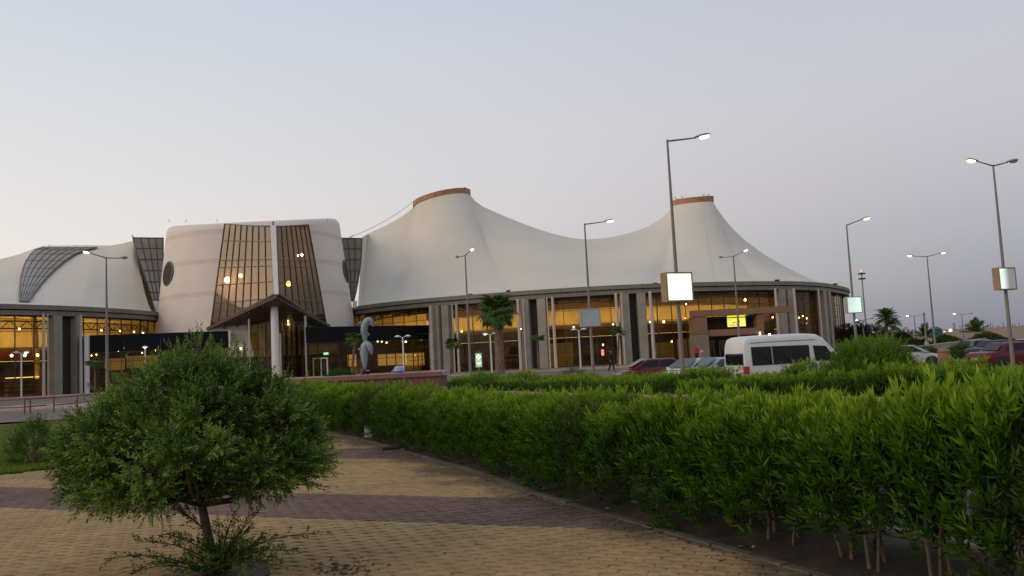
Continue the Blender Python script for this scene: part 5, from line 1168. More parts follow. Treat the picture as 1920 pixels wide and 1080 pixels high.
rs = P(1130, 661, 90); o = thing('red_signboard', 'small bright red signboard behind the walking person', 'sign', (rs.x, 90, 0)); MB().box((0, 0, rs.z), (.28, .06, .65)).build('panel', emis('red_panel', (.9, .05, .06), .9), o, world=False); MB().tube([(0, 0, 0), (0, 0, rs.z-.3)], .03, 6).build('post', M_SOFF, o, world=False)
# ------------------------------------------------------------------ dolphin statue
M_DOLPH = mat('grey_blue_dolphin', (0.25, 0.30, 0.33), .45, var=.06, scale=1.5)
def dolphin(root, D, spine, radii, fins, name):
    pts = [P(x, y, D)+Vector((0, dy, 0))-root.location for x, y, dy in spine]
    # smooth the spine
    n = 28; cp = []; rr = []
    for i in range(n+1):
        t = i/n*(len(pts)-1); k = min(int(t), len(pts)-2); f = t-k
        p0, p1, p2, p3 = pts[max(k-1, 0)], pts[k], pts[k+1], pts[min(k+2, len(pts)-1)]
        cp.append(.5*((2*p1)+(p2-p0)*f+(2*p0-5*p1+4*p2-p3)*f*f+(3*p1-p0-3*p2+p3)*f**3)); rr.append(radii[k]+(radii[k+1]-radii[k])*(f*f*(3-2*f)))
    m = MB(); m.tube(cp, rr, 14)
    b = m.build('body', M_DOLPH, root, world=False, smooth=60)
    return cp
sp_ = P(686, 700, 48.3); st_ = thing('dolphin_statue', 'pale blue grey statue of two leaping dolphins, one above the other', 'statue', (sp_.x, 48.3, .62))
def fin(poly, D, dy, th, nm='fin'):
    q = [P(x, y, D)+Vector((0, dy, 0))-st_.location for x, y in poly]; c = sum(q, Vector())/len(q); m = MB()
    rings = [[p+Vector((0, s*th*.5*k, 0)) if False else c+(p-c)*sc+Vector((0, s, 0)) for p in q] for s, sc in ((-th, .72), (-th*.6, .95), (0, 1.0), (th*.6, .95), (th, .72))]; m.loft(rings); return m.build(nm, M_DOLPH, st_, world=False, smooth=50)
DD = 48.3
dolphin(st_, DD, [(684, 693, 0), (684, 684, 0), (683, 672, 0), (683, 660, 0), (684, 650, .0), (688, 646, -.05), (693, 649, -.1), (696, 657, -.1), (697, 664, -.05)], [.06, .13, .20, .25, .24, .21, .18, .12, .06], [], 'lower')
dolphin(st_, DD, [(685, 652, .35), (684.5, 644, .25), (683, 632, .12), (682.5, 618, 0), (686, 606, -.05), (691, 600.5, -.08), (696, 602, -.08), (699, 608, -.05), (699.5, 612, 0)], [.07, .09, .14, .20, .21, .19, .14, .08, .04], [], 'upper')
fin([(676, 607), (671, 605.5), (680, 601)], DD, 0, .05, 'pectoral_fin'); fin([(677, 603), (672.5, 604.5), (673, 606), (678, 609)], DD, -.1, .05, 'pectoral_fin')
fin([(678, 650), (672, 655), (672.5, 657), (679, 655.5)], DD, -.15, .05, 'pectoral_fin'); fin([(692, 652), (697, 656), (696, 659), (691, 656)], DD, -.2, .05, 'pectoral_fin')
fin([(680, 692), (676, 697), (684, 694)], DD, 0, .05, 'tail_fluke'); fin([(685, 693), (694, 694.5), (692, 696.5), (686, 696)], DD, 0, .05, 'tail_fluke'); fin([(688, 622), (692, 628), (687, 632)], DD, .2, .05, 'dorsal_fin')
m = MB(); q = st_.location
for x in (680, 685, 690): a = P(x, 702, DD)-q; b = P(684+(x-685)*.3, 690, DD)-q; m.tube([a+Vector((0, (x-685)*.03, 0)), b], [.09, .05], 8)
m.lathe([(.34, -.05), (.34, .04), (.2, .09)], 14, (0, 0, 0)); m.build('pedestal', mat('rusty_iron', (.07, .04, .03), .8), st_, world=False)

# ------------------------------------------------------------------ leaf tools
def unit_rows(a): return a/np.maximum(np.linalg.norm(a, axis=1, keepdims=True), 1e-9)
def sprig_leaves(q, base, axis, length, n, ll, lw, a0, a1, tint, tj=.12, curve=.0, t0=.12, tg=.22):
    """n leaves on each of S shoots: returns triangles as vertex rows and tints"""
    S_ = len(base); axis = unit_rows(axis)
    t = np.tile(np.linspace(t0, 1.0, n), (S_, 1))+q.normal(0, .02, (S_, n))
    ref = np.where(np.abs(axis[:, 2:]) > .9, np.array([[1., 0, 0]]), np.array([[0, 0, 1.]]))
    u = unit_rows(np.cross(axis, ref)); v = np.cross(axis, u)
    phi = np.arange(n)[None, :]*2.4+q.uniform(0, 6.28, (S_, 1))+q.normal(0, .25, (S_, n))
    ang = a0+(a1-a0)*t+q.normal(0, .12, (S_, n))
    rad = np.cos(phi)[..., None]*u[:, None, :]+np.sin(phi)[..., None]*v[:, None, :]
    d = np.cos(ang)[..., None]*axis[:, None, :]+np.sin(ang)[..., None]*rad
    L = ll*(q.uniform(.75, 1.15, (S_, n)))*(1-.45*np.clip(t-.6, 0, 1))
    p = base[:, None, :]+axis[:, None, :]*(t*length[:, None])[..., None]; p[..., 2] -= curve*(t*length[:, None])**2
    d = d.reshape(-1, 3); p = p.reshape(-1, 3); L = L.reshape(-1, 1); rad = rad.reshape(-1, 3)
    side = unit_rows(np.cross(d, rad)+q.normal(0, .25, d.shape)); nn = np.cross(side, d)
    W_ = L*(lw/ll); tip = p+d*L+nn*L*.06*-1
    mid = p+d*L*.45
    l = mid+side*W_*.5+nn*L*.05; r = mid-side*W_*.5+nn*L*.05
    V = np.stack([p, l, tip, r], 1).reshape(-1, 3); k = np.arange(len(p))[:, None]*4
    Fc = np.concatenate([k+np.array([[0, 1, 2]]), k+np.array([[0, 2, 3]])], 1).reshape(-1, 3)
    tt = np.repeat(np.clip((tint[:, None]+q.normal(0, tj, (S_, n))+tg*(t-.5)).reshape(-1), 0, 1), 4)
    return V, Fc, tt
def join(parts):
    V, Fc, T = [], [], []; k = 0
    for v, f, t in parts: V.append(v); Fc.append(f+k); T.append(t); k += len(v)
    return np.concatenate(V), np.concatenate(Fc), np.concatenate(T)
def twig_mesh(pairs, mt, name, n=4, r0=.006, r1=.003):
    m = MB()
    for a, b in pairs: m.tube([a, b], [r0, r1], n, cap=False)
    return m
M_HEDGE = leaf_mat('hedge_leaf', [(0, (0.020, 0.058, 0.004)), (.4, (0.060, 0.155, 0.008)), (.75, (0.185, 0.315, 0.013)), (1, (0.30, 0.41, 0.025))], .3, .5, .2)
M_HEDGE_D = leaf_mat('hedge_leaf_dull', [(0, (0.026, 0.052, 0.008)), (.5, (0.062, 0.112, 0.014)), (1, (0.19, 0.25, 0.03))], .25, .6, .2)
M_STEM = mat('hedge_stem', (0.125, 0.092, 0.066), .85, var=.2, scale=14, bump=.2)
def shrub_variant(seed, w, dpt, h, z0, ns, n, ll, lw, mt, spikes=14, stems=3):
    q = np.random.default_rng(seed)
    # shoots: denser on the outer shell of a clipped block with rounded shoulders
    u = q.random((ns, 3)); x = (u[:, 0]-.5)*w; y = (u[:, 1]-.5)*dpt; zz = u[:, 2]
    low = z0+.16*np.sin(x*9+seed)+.10*q.random(ns)
    z = low+(h-low)*zz**.85
    k = q.random(ns) < .6; s = np.where(q.random(ns) < .68, -1, 1); y = np.where(k, s*dpt*(.5-.10*q.random(ns)), y)   # front / back faces
    kt = q.random(ns) < .30; z = np.where(kt, h-.10*q.random(ns), z); y = np.where(kt, (u[:, 1]-.5)*dpt, y)
    edge = np.clip((np.abs(y)/(dpt/2)-.55)/.45, 0, 1)*np.clip((z-(h-.3))/.3, 0, 1); y *= 1-.22*edge; z -= .12*edge
    z += .05*np.sin(x*7+seed*1.7)+.04*np.sin(y*8+seed)
    base = np.stack([x, y, z-.06], 1); ax = np.stack([x*.7+q.normal(0, .35, ns), y*1.7+q.normal(0, .35, ns), .55+.9*np.clip((z-z0)/(h-z0), 0, 1)+q.normal(0, .2, ns)], 1)
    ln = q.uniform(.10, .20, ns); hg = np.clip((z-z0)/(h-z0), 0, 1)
    parts = [sprig_leaves(q, base, ax, ln, n, ll, lw, 1.0, .45, np.clip(.04+.20*q.random(ns)+.16*hg+.40*np.clip(hg-.72, 0, 1)/.28, 0, 1))]  # low leaves tinted darker to stand in for shade, new top growth brighter
    b2 = np.stack([(q.random(spikes)-.5)*w, (q.random(spikes)-.5)*dpt*.9, h-.08+.1*q.random(spikes)], 1); a2 = np.stack([q.normal(0, .25, spikes), q.normal(0, .25, spikes), np.ones(spikes)], 1)
    parts.append(sprig_leaves(q, b2, a2, q.uniform(.08, .21, spikes), n+3, ll*1.05, lw*.95, .85, .3, np.clip(.72+.2*q.random(spikes), 0, 1)))
    V, Fc, T = join(parts); leaves = tri_mesh('foliage', V, Fc, [mt], T)
    m = MB()
    for i in range(stems):
        bx_, by_ = (q.random()-.5)*w*.8, (q.random()-.5)*dpt*.5-.08; tx_, ty_ = bx_+q.normal(0, .07), by_+q.normal(0, .05); r = q.uniform(.008, .0155); zt = z0+.25
        mid = ((bx_+tx_)/2+q.normal(0, .025), (by_+ty_)/2+q.normal(0, .02), zt*.5)
        m.tube([(bx_, by_, -.05), mid, (tx_, ty_, zt)], [r*1.1, r, r*.85], 7)
        for b in range(3): m.tube([(tx_, ty_, zt*(.72+.1*b)), (tx_+q.normal(0, .12), ty_+q.normal(0, .12), zt+.25)], [r*.6, r*.35], 5)
        for b in range(5): m.tube([(tx_, ty_, zt-.02), (tx_+q.normal(0, .2), ty_+q.normal(0, .16), h-.12)], [r*.7, r*.2], 4)
    return leaves, m.mesh('stems', M_STEM, 50)
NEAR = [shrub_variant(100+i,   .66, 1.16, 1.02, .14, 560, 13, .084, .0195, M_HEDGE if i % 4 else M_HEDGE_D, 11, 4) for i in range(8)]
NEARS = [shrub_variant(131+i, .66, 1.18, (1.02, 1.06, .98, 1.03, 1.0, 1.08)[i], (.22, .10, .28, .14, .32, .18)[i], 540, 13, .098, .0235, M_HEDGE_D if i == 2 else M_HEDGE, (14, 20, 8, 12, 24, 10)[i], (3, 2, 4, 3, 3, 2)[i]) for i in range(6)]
DULL = [NEARS[2], NEAR[0], NEAR[4]]
FARV = [shrub_variant(200+i, 1.0, 1.0, .60, .03, 260, 9, .10, .024, M_HEDGE, 18, 1) for i in range(5)]
def place_shrub(var, loc, rz, sc, label, group, cat='shrub'):
    o = thing('hedge_shrub', label, cat, loc, rz, group); o.scale = sc
    link('foliage', var[0], o, False); link('stems', var[1], o, False); return o
hrz = math.atan2(hd.y, hd.x)+math.pi      # local -y faces the path
LABN = 'bushy clipped green shrub standing in the long hedge beside the brick path'
y = 3.3; i = 0
while y < 26.5:
    b = Vector((xk(y), y, 0)); step = .46
    c = b+hn*(.66+rnd.uniform(-.09, .09)); near = y < 8.5
    var = rnd.choice(NEARS) if near else rnd.choice(NEAR)
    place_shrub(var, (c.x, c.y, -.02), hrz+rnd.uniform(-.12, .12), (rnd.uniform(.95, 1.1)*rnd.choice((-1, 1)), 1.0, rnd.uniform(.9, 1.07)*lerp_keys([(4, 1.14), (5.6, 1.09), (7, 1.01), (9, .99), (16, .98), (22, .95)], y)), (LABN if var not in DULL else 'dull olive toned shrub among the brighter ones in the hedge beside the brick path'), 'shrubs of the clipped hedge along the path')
    y += step*(.907 if y < 22 else 1.0)
# hedge in the raised bed
LABF = 'low bright green shrub in the raised bed behind the clipped hedge'
for row, (off, s0) in enumerate(((.72, 1.0), (1.75, 1.06))):
    L_ = offs(WLD, off); acc = 0; last = L_[0]
    for a, b in zip(L_, L_[1:]):
        acc += (b-a).length
        if acc > .78:
            acc = 0; d = b-a; hs = lerp_keys([(-3, .92), (0, .93), (3, .88), (6, .90), (8, 1.0), (12, .98)], b.x)*rnd.uniform(.8, 1.22)*s0
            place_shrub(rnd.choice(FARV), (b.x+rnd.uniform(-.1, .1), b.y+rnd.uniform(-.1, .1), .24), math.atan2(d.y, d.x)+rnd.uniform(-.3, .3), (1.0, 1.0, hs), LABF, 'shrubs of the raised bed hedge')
def round_bush(label, loc, rx, ry, rz_, ns, n, ll, lw, mt, seed, name='round_bush', tint=(.15, .5), cat='bush', spiky=.25):
    q = np.random.default_rng(seed); d = unit_rows(q.normal(0, 1, (ns, 3))); d[:, 2] = np.abs(d[:, 2])*1.0-.15; r = .72+.28*q.random(ns)**.5
    lump = 1+.10*np.sin(d[:, 0]*6+seed)*np.cos(d[:, 1]*5)+.06*np.sin(d[:, 2]*9)
    base = d*np.array([[rx, ry, rz_]])*(r*lump)[:, None]*.93; base[:, 2] += .12
    ax = d*np.array([[1, 1, .8]])+np.array([[0, 0, .55]])+q.normal(0, .3, (ns, 3)); ln = q.uniform(.10, .10+spiky, ns)
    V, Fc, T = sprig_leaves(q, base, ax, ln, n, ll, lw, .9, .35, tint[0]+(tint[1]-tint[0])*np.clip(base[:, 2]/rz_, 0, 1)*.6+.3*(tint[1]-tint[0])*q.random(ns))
    o = thing(name, label, cat, loc); link('foliage', tri_mesh('foliage', V, Fc, [mt], T), o, False)
    m = MB()
    for i in range(7): e = d[i]*np.array([rx, ry, rz_])*.7; m.tube([(0, 0, -.1), tuple(e*.5+np.array([0, 0, .1])), tuple(e+np.array([0, 0, .15]))], [.035, .025, .012], 6)
    m.build('stems', M_STEM, o, world=False); return o
M_BUSH = leaf_mat('fine_bush_leaf', [(0, (0.035, 0.08, 0.012)), (.5, (0.07, 0.145, 0.02)), (1, (0.15, 0.24, 0.035))], .25, .6, .2)
M_BUSHB = leaf_mat('bright_bush_leaf', [(0, (0.035, 0.09, 0.010)), (.5, (0.085, 0.19, 0.016)), (1, (0.20, 0.32, 0.035))], .25, .6, .2)
M_BUSHG = leaf_mat('grey_green_leaf', [(0, (0.04, 0.06, 0.02)), (.5, (0.08, 0.11, 0.035)), (1, (0.15, 0.18, 0.06))], .2, .7, .2)
p = P(1640, 660, 19.2); round_bush('big rounded fine leaved green bush rising above the hedge left of the silver car', (p.x, 19.4, .22), 1.25, 1.05, 1.38, 6000, 13, .07, .015, M_BUSHB, 5, tint=(.15, 1.0))
p = P(1075, 700, 33); round_bush('rounded grey green bush behind the hedge left of the unlit sign lamp', (p.x, 33.5, -.1), .85, .85, 1.1, 700, 10, .07, .014, M_BUSHG, 6)
p = P(905, 705, 31); round_bush('small green bush at the left end of the raised bed', (p.x, 30.5, .2), .7, .7, .72, 420, 10, .08, .016, M_BUSH, 8, tint=(.3, .9))
p = P(862, 722, 33); round_bush('tiny grey green bush right of the fountain basin', (p.x, 35, -.05), .45, .45, .55, 260, 9, .06, .014, M_BUSHG, 9)
p = P(634, 700, 49.5); o = round_bush('low dark green bush growing inside the fountain basin left of the dolphins', (p.x, 49.8, .55), 1.0, .7, .62, 700, 10, .09, .02, M_BUSH, 10, tint=(.05, .4))
p = P(60, 850, 17); round_bush('small dark shrub on the lawn at the left edge', (G(62, 868).x, 16.6, -.03), .36, .36, .78, 520, 10, .06, .015, M_BUSH, 11, tint=(.0, .35))
p = G(588, 800); round_bush('dull green bush at the far end of the hedge behind the round tree', (P(570, 740, 24).x, 24.5, -.02), .75, .8, 1.0, 700, 10, .075, .016, M_BUSHG, 12)
p = P(392, 655, 62); round_bush('olive yellow rounded shrub showing above the crown of the round tree', (p.x, 62, 1.2), 1.3, 1.0, 2.1, 900, 9, .16, .05, leaf_mat('olive_leaf', [(0, (.06, .06, .012)), (1, (.13, .12, .02))], .1), 14)
for i, (x, y, D, rx, rz_, lab) in enumerate(((1700, 655, 60, 1.6, 1.0, 'low green bush beyond the silver hatchback'), (1735, 657, 61, 1.6, 1.0, 'low green bush left of the terracotta bollard'), (1802, 657, 60, 1.5, 1.1, 'low green bush right of the terracotta bollard'), (1850, 636, 110, 3.0, 1.5, 'broad low bush under the feathery palm'), (1775, 638, 112, 2.2, 1.4, 'low dark bush left of the feathery palm'), (1700, 640, 112, 3.6, 1.2, 'low dark bush right of the two trunked palm'))):
    p = P(x, y, D); round_bush(lab, (p.x, D, gz(p.x, D)-.1), rx, 1.0, rz_, 700, 9, .16 if D < 80 else .3, .05 if D < 80 else .1, M_BUSHG if i % 2 else M_BUSH, 30+i)
# ------------------------------------------------------------------ foreground tree
M_TLEAF = leaf_mat('small_tree_leaf', [(0, (0.020, 0.048, 0.006)), (.35, (0.062, 0.130, 0.015)), (.7, (0.155, 0.26, 0.036)), (1, (0.25, 0.35, 0.06))], .25, .5, .25)
M_TBARK = mat('brown_bark', (0.085, 0.055, 0.038), .9, var=.3, scale=12, bump=.6, bscale=40)
tb = G(406, 1078); tree = thing('small_round_tree', 'small dense round crowned green tree growing from the brick path in the left foreground', 'tree', (tb.x, tb.y, -.03))
q = np.random.default_rng(42); TD = tb.y
def crown_env(px):      # crown outline read at this column: (top, bottom) pixel rows
    top = lerp_keys([(104, 868), (115, 838), (140, 800), (175, 765), (205, 742), (240, 728), (275, 700), (300, 675), (330, 664), (352, 650), (375, 640), (400, 648), (425, 660), (450, 668), (470, 685), (500, 705), (530, 722), (560, 750), (590, 800), (612, 855)], px)
    bot = lerp_keys([(104, 880), (130, 930), (170, 958), (220, 955), (280, 960), (330, 940), (380, 930), (430, 935), (480, 938), (520, 920), (560, 905), (600, 880), (612, 868)], px); return top, bot
# clumps fill a solid of revolution whose side view is the crown outline
clumps = []; tcx = P(366, 800, TD).x
tries = 0
while len(clumps) < 170 and tries < 20000:
    tries += 1
    px = q.uniform(128, 594); tp, bt = crown_env(px); py = q.uniform(tp+26, max(bt-20, tp+36))
    c0 = 362; a, b = (px-c0)/234, 0
    halfw = lambda yy: lerp_keys([(640, .02), (660, .18), (700, .42), (740, .66), (780, .80), (840, .98), (890, 1.0), (930, .92), (960, .7)], yy)
    hw = halfw(py); dmax = math.sqrt(max(0.02, hw*hw-a*a))*1.06 if hw > abs(a) else .08
    dy = q.uniform(-1, 1)*dmax
    if abs(dy) < dmax*.45 and py > tp+60 and q.random() < .75: continue
    w = P(px, py, TD+dy); w = np.array([w.x-tb.x, dy, w.z+.03])
    if all(np.linalg.norm(w-c) > .12 for c in clumps): clumps.append(w)
for px_, py_, dy_ in ((420, 895, -.3), (470, 890, -.35), (510, 885, -.2), (440, 905, -.1), (550, 870, -.1), (340, 905, -.3), (280, 915, -.2), (220, 915, -.15), (390, 900, -.4), (480, 905, .1)):
    w = P(px_, py_, TD+dy_); clumps.append(np.array([w.x-tb.x, dy_, w.z+.03]))
parts, tw = [], []
for c in clumps:
    ns = 40; d = unit_rows(q.normal(0, 1, (ns, 3))); ctr = np.array([tcx-tb.x, 0, .95]); out = unit_rows((c-ctr)[None, :]*np.array([[1, 1, 1.3]]))[0]
    ax = d*.85+out*.6+np.array([0, 0, .32]); r = q.uniform(.01, .10, ns); base = c+d*r[:, None]
    ln = q.uniform(.08, .17, ns); ct = q.choice((.04, .14, .26, .4, .55))
    parts.append(sprig_leaves(q, base, ax, ln, 12, .043, .0165, 1.1, .5, ct+.25*q.random(ns), .12, tg=.55))
    for k in range(6): tw.append((tuple(c), tuple(base[k]+unit_rows(ax[k:k+1])[0]*ln[k])))
# loose shoots poking out of the outline
for (px, py, dx, dz, L) in [(380, 660, 0, 1, .16), (366, 655, -.3, 1, .14), (395, 660, .2, 1, .1), (425, 675, .25, 1, .12), (340, 672, -.2, 1, .12), (268, 715, -.5, .8, .2), (250, 725, -.8, .7, .14), (205, 745, -.5, .8, .14), (236, 728, -.6, .8, .12), (472, 690, .3, 1, .13), (450, 672, .1, 1, .1), (598, 855, 1, .15, .14), (590, 880, 1, -.1, .14), (602, 830, .9, .4, .1), (118, 850, -.9, .3, .1), (112, 900, -.9, -.1, .1), (150, 790, -.6, .7, .12), (560, 755, .7, .7, .13), (535, 735, .5, .8, .14), (580, 905, .9, -.3, .16), (200, 940, -.3, -.7, .12), (285, 945, .0, -.8, .14), (310, 950, .1, -.6, .14), (470, 925, .2, -.7, .12), (530, 910, .5, -.5, .12), (575, 790, .9, .4, .12)]:
    for k in range(5):
        p = P(px+q.normal(0, 9), py+q.normal(0, 6), TD+q.normal(0, .12)); b = np.array([[p.x-tb.x, p.y-tb.y, p.z+.03]]); ax = np.array([[dx, q.normal(0, .3), dz]])+q.normal(0, .22, (1, 3))
        parts.append(sprig_leaves(q, b, ax, np.array([L*q.uniform(.8, 1.5)]), 17, .034, .012, 1.0, .45, np.array([.5+.2*q.random()]))); tw.append((tuple(b[0]-ax[0]*.1), tuple(b[0]+unit_rows(ax)[0]*L)))
V, Fc, T = join(parts); link('crown', tri_mesh('crown', V, Fc, [M_TLEAF], T), tree, False)
tt = P(378, 945, TD); tk = np.array([tt.x-tb.x, 0, tt.z+.03]); m = MB()
m.tube([(0, 0, -.05), (-.01, .01, .12), (tk[0]*.55, 0, .33), tuple(tk), tuple(tk+np.array([-.03, 0, .25])), tuple(tk+np.array([-.04, 0, .6]))], [.052, .040, .037, .034, .029, .015], 12)
m.build('trunk', M_TBARK, tree, world=False, smooth=60)
m = MB()
for c in clumps: 
    s = tk+np.array([0, 0, q.uniform(-.02, .4)]); mid = s*.5+c*.5+np.array([0, 0, -.05])+q.normal(0, .03, 3); m.tube([tuple(s), tuple(mid), tuple(c)], [.017, .012, .006], 5, cap=False)
m.build('branches', M_TBARK, tree, world=False); twig_mesh(tw, M_TBARK, 'twigs', 3, .004, .002).build('twigs', M_TBARK, tree, world=False)
# suckers from the foot of the trunk
parts, m = [], MB()
ends = [(195, 1049, -.2, 10), (255, 1016, .0, 9), (300, 1000, .1, 7), (335, 1005, -.1, 6), (330, 958, .1, 5), (440, 965, -.1, 6), (470, 990, .1, 7), (495, 1010, 0, 7), (530, 1030, -.1, 6), (602, 1000, .05, 10), (565, 1035, -.2, 8), (455, 1020, -.2, 5), (360, 1040, -.25, 5), (500, 1055, -.3, 7), (290, 1060, -.3, 7), (420, 1030, -.3, 5), (540, 1065, -.3, 6), (470, 1070, -.4, 6), (340, 1070, -.4, 6), (390, 1062, -.4, 5), (250, 1072, -.35, 6), (410, 985, -.1, 5), (485, 960, .05, 5), (440, 1005, -.2, 5), (380, 1020, -.2, 5), (520, 1045, -.2, 6)]
for (px, py, dy, seg_n) in ends:
    e = P(px, py, TD+dy); e = np.array([e.x-tb.x, dy, e.z+.03]); s = np.array([q.normal(0, .05), q.normal(0, .05), .03+q.random()*.06])
    if py < 970 and px < 350: s = np.array([tk[0]*.6, 0, .36])
    pts_ = [s+(e-s)*t+np.array([0, 0, .16*math.sin(math.pi*t)*min(1, np.linalg.norm(e-s))*.6]) for t in np.linspace(0, 1, 8)]; m.tube([tuple(p) for p in pts_], [.009, .008, .007, .006, .005, .004, .003, .002], 5)
    for k in range(1, 8):
        a, b = pts_[k-1], pts_[k]; d = b-a; nn = 3
        for j in range(nn):
            base = a+d*(j/nn); ax = d/np.linalg.norm(d)*.8+q.normal(0, .55, 3)+np.array([0, 0, .35]); parts.append(sprig_leaves(q, base[None], ax[None], np.array([q.uniform(.05, .12)]), 9, .036, .0145, 1.0, .5, np.array([.15+.35*q.random()])))
m.build('sucker_stems', M_TBARK, tree, world=False); V, Fc, T = join(parts); link('sucker_leaves', tri_mesh('sucker_leaves', V, Fc, [M_TLEAF], T), tree, False)
m = MB(); rings = []
for r in (0, .15, .3, .44): rings.append([(r*math.cos(2*math.pi*i/24)*(1+.06*math.sin(i*2.3)), r*math.sin(2*math.pi*i/24)*(1+.06*math.cos(i*1.7)), .012-.02*r+rnd.uniform(-.006, .006)) for i in range(24)])
m.grid(rings, 0, True); o = m.build('tree_pit_soil', mat('dry_pit_earth', (.11, .075, .048), .95, var=.3, scale=6, bump=.5, bscale=30)); o.location = (tb.x, tb.y, 0); o['kind'] = 'structure'
# ------------------------------------------------------------------ palms
M_FAN = leaf_mat('fan_frond', [(0, (0.025, 0.06, 0.012)), (.6, (0.055, 0.12, 0.022)), (1, (0.15, 0.19, 0.045))], .2, .5, .2)
M_DEADF = leaf_mat('dead_frond', [(0, (0.10, 0.065, 0.035)), (1, (0.20, 0.14, 0.08))], .1, .9)
M_PTRUNK = mat('palm_trunk', (0.17, 0.105, 0.07), .95, var=.3, scale=3, bump=.5); M_PTRUNK2 = mat('palm_boots', (0.27, 0.18, 0.12), .9, var=.3, scale=4)
def fan_frond(seed, R_, mt):
    q = np.random.default_rng(seed); V, Fc, T = [], [], []; k = 0; pl = R_*.55
    def quad(a, b, c, d, t): 
        nonlocal k
        V.extend([a, b, c, d]); Fc.extend([(k, k+1, k+2), (k, k+2, k+3)]); T.extend([t]*4); k += 4
    w = .03*R_; quad((0, -w, 0), (0, w, 0), (pl, w*.6, 0), (pl, -w*.6, 0), .95); quad((0, 0, -w), (0, 0, w), (pl, 0, w*.6), (pl, 0, -w*.6), .95)
    for i in range(17):
        a = (i-8)/8*1.45; L = R_*(.62+.10*math.cos(a)+q.normal(0, .03)); ca, sa = math.cos(a), math.sin(a); dw = .05*R_
        p0 = np.array([pl, 0, 0]); d = np.array([ca, sa, -.08]); s = np.array([-sa, ca, 0]); p1 = p0+d*L*.6+np.array([0, 0, .02]); p2 = p0+d*L*.95+np.array([0, 0, -L*(.22+.2*q.random())])
        t = .25+.5*q.random(); quad(p0-s*.01, p0+s*.01, p1+s*dw, p1-s*dw, t); quad(p1-s*dw, p1+s*dw, p2+s*.01, p2-s*.01, t+.1)
    return tri_mesh('frond', np.array(V), np.array(Fc), [mt], T)
def feather_frond(seed, L, mt, droop=.5, nl=22):
    q = np.random.default_rng(seed); V, Fc, T = [], [], []; k = 0
    pt = lambda t: np.array([L*t*(1-.18*t), 0, L*(.42*t-droop*t*t)])
    for i in range(nl*2):
        t = .12+.88*(i//2)/nl; s = -1 if i % 2 else 1; p = pt(t); d = pt(min(1, t+.03))-pt(t-.03); d /= np.linalg.norm(d)
        ll = L*.30*math.sin(math.pi*(.12+.83*t))+.05; e = p+d*ll*.55+np.array([0, s*ll*.8, -ll*.28+q.normal(0, .02)]); w = d*L*.022
        V.extend([p-w, p+w, e]); Fc.append((k, k+1, k+2)); T.extend([.2+.5*q.random()]*3); k += 3
    for i in range(8):
        a, b = pt(i/8), pt((i+1)/8); w = np.array([0, .02*L*(1-i/9), 0]); V.extend([a-w, a+w, b+w*.8, b-w*.8]); Fc.extend([(k, k+1, k+2), (k, k+2, k+3)]); T.extend([.9]*4); k += 4
    return tri_mesh('frond', np.array(V), np.array(Fc), [mt], T)
def palm(label, base, H, top_off, r0, r1, fr, nf, elev, boots=False, group=None, seed=0, dead=None, lean=0, sc=1.0, trunk_m=None):
    q = random.Random(seed); root = thing('palm_tree', label, 'palm tree', tuple(base), 0, group); tp = Vector((*top_off, H)); n = 10; ptsT = [Vector((0, 0, -.1)).lerp(tp, i/n)+Vector((lean*math.sin(math.pi*i/n), 0, 0)) for i in range(n+1)]
    rr = [r0*(1.15 if i == 0 else 1)+(r1-r0)*i/n for i in range(n+1)]; MB().tube(ptsT, rr, 12).build('trunk', trunk_m or M_PTRUNK, root, world=False, smooth=50)
    if boots:
        m = MB(); rows_ = int(H/.21)
        for i in range(rows_):
            t = (i+.5)/rows_; c = Vector((0, 0, 0)).lerp(tp, t); r = r0+(r1-r0)*t; nb = 7
            for j in range(nb):
                a = 2*math.pi*(j+.5*(i % 2))/nb+q.uniform(-.1, .1); o = Vector((math.cos(a), math.sin(a), 0)); s = Vector((-o.y, o.x, 0)); b0 = c+o*r*.96; ln = .20+.08*q.random()
                up = Vector((0, 0, 1)); flare = .06+.12*t*q.random(); m.prism([b0-s*.10-up*.10, b0+s*.10-up*.10, b0+o*flare+s*.045+up*ln, b0+o*flare-s*.045+up*ln], o*.035)
        m.build('leaf_bases', M_PTRUNK2, root, world=False)
    for i in range(nf):
        f = fr[i % len(fr)]; az = i*2.399+q.uniform(-.2, .2); el = elev[0]+(elev[1]-elev[0])*(i/(nf-1)); s = sc*q.uniform(.85, 1.1)
        link('frond', f, root, False, Matrix.Translation(tp+Vector((0, 0, .1))) @ Matrix.Rotation(az, 4, 'Z') @ Matrix.Rotation(-el, 4, 'Y') @ Matrix.Rotation(q.uniform(-.3, .3), 4, 'X') @ Matrix.Scale(s, 4))
    if dead:
        for i in range(dead[1]): link('dead_frond', dead[0], root, False, Matrix.Translation(tp-Vector((0, 0, .1))) @ Matrix.Rotation(i*2.1, 4, 'Z') @ Matrix.Rotation(R(72+q.uniform(-8, 8)), 4, 'Y') @ Matrix.Scale(sc*.75, 4))
    return root
FAN = [fan_frond(i, 1.35, M_FAN) for i in range(4)]; FAND = fan_frond(9, 1.35, M_DEADF); FAN_S = [fan_frond(20+i, .75, M_FAN) for i in range(3)]
FEA = [feather_frond(i, 2.4, M_FAN, .62) for i in range(4)]; FEA2 = [feather_frond(40+i, 2.3, M_FAN, .28) for i in range(4)]
b = G(938, 699); b = Vector((P(938, 699, 78).x, 78, 0)); palm('big fan palm with a shaggy boot covered trunk before the glass hall', b, 5.75, (.0, 0), .40, .25, FAN, 40, (R(-38), R(78)), True, None, 1, (FAND, 5), sc=1.3)
def at_px(px, D): return Vector((P(px, 690, D).x, D, 0))
palm('small fan palm with a slim reddish trunk at the end of the right pavilion', at_px(844, 86), 3.05, (.35, 0), .13, .10, FAN_S, 22, (R(-25), R(70)), False, None, 2)
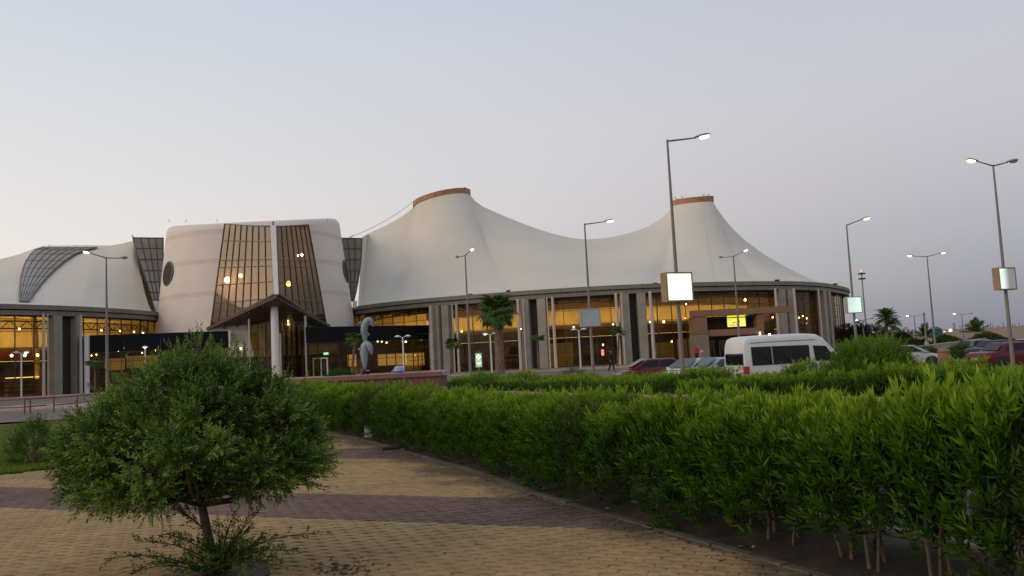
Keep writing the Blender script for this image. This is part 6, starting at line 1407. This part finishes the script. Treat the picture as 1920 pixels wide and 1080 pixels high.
palm('small thin fan palm between the first pillar pair right of the big palm', at_px(1010, 86), 3.3, (0, 0), .10, .08, FAN_S, 16, (R(-15), R(25)), False, None, 3)
palm('wind bent feathery palm beside the third pillar pair, right of the walking person', at_px(1158, 86), 3.3, (.35, 0), .12, .09, [feather_frond(60+i, 1.3, M_FAN, .7) for i in range(3)], 16, (R(-5), R(60)), False, None, 4)
palm('leaning bare trunked palm just left of the dolphin statue', Vector((P(660, 690, 62).x, 62, 0)), 3.3, (.35, 0), .12, .10, FAN_S, 16, (R(-25), R(60)), False, None, 5, lean=-.12)
palm('small fan palm in front of the left pavilion behind the lamp pole', at_px(178, 80), 2.9, (0, 0), .1, .08, FAN_S, 16, (R(-15), R(20)), False, None, 6)
palm('drooping palm with pale trunk right of the dark trees, taller of two', Vector((P(1661, 640, 108).x, 108, -.2)), 4.1, (.3, 0), .26, .2, FEA, 30, (R(-30), R(80)), False, None, 7, trunk_m=M_STONE, sc=.9)
palm('drooping palm with slim pale trunk, shorter of two beside the dark trees', Vector((P(1675, 640, 107).x, 107, -.2)), 3.2, (-.1, 0), .18, .14, FEA, 20, (R(-30), R(60)), False, None, 8, trunk_m=M_STONE, sc=.8)
palm('stubby dark palm behind the lamp with two lit heads', Vector((P(1736, 640, 112).x, 112, -.2)), 1.5, (0, 0), .25, .25, FEA2, 20, (R(-20), R(75)), False, None, 9, sc=.95)
palm('feathery palm with upright fronds standing out against the sandy bank', Vector((P(1831, 636, 115).x, 115, -.2)), 1.7, (0, 0), .28, .25, FEA2, 17, (R(-8), R(80)), False, None, 10, sc=1.12)
# dark trees beyond the end of the hall
M_DTREE = leaf_mat('dark_tree_leaf', [(0, (0.012, 0.02, 0.010)), (.6, (0.028, 0.042, 0.018)), (1, (0.05, 0.07, 0.028))], .1, .7)
def big_tree(label, x, D, w, h, seed):
    q = np.random.default_rng(seed); p = P(x, 640, D); root = thing('dark_tree', label, 'tree', (p.x, D, -.3)); parts = []; m = MB(); m.tube([(0, 0, -.2), (.05, 0, h*.3), (0, 0, h*.6)], [.22, .17, .08], 8)
    for i in range(26):
        a, r = q.uniform(0, 6.28), w*.5*q.random()**.5; c = np.array([r*math.cos(a), r*math.sin(a), h*(.16+.74*q.random()*(1-.35*(r/(w*.5))**2))]); ns = 40; d = unit_rows(q.normal(0, 1, (ns, 3)))
        parts.append(sprig_leaves(q, c+d*q.uniform(.1, .6, (ns, 1)), d+np.array([0, 0, .3]), q.uniform(.2, .5, ns), 8, .26, .10, 1.0, .5, q.random(ns)*.8)); m.tube([(0, 0, h*.3), tuple(c)], [.08, .03], 5)
    V, Fc, T = join(parts); link('crown', tri_mesh('crown', V, Fc, [M_DTREE], T), root, False); m.build('trunk', M_TBARK, root, world=False)
big_tree('dark bushy tree right beside the rounded end of the hall', 1590, 125, 4.6, 4.6, 1); big_tree('dark bushy tree behind the greenish lit sign', 1612, 122, 4.4, 4.3, 2); big_tree('dark bushy tree left of the two pale trunked palms', 1640, 118, 4.2, 4.2, 3); big_tree('low dark tree behind the two pale trunked palms', 1684, 122, 3.4, 3.0, 4)
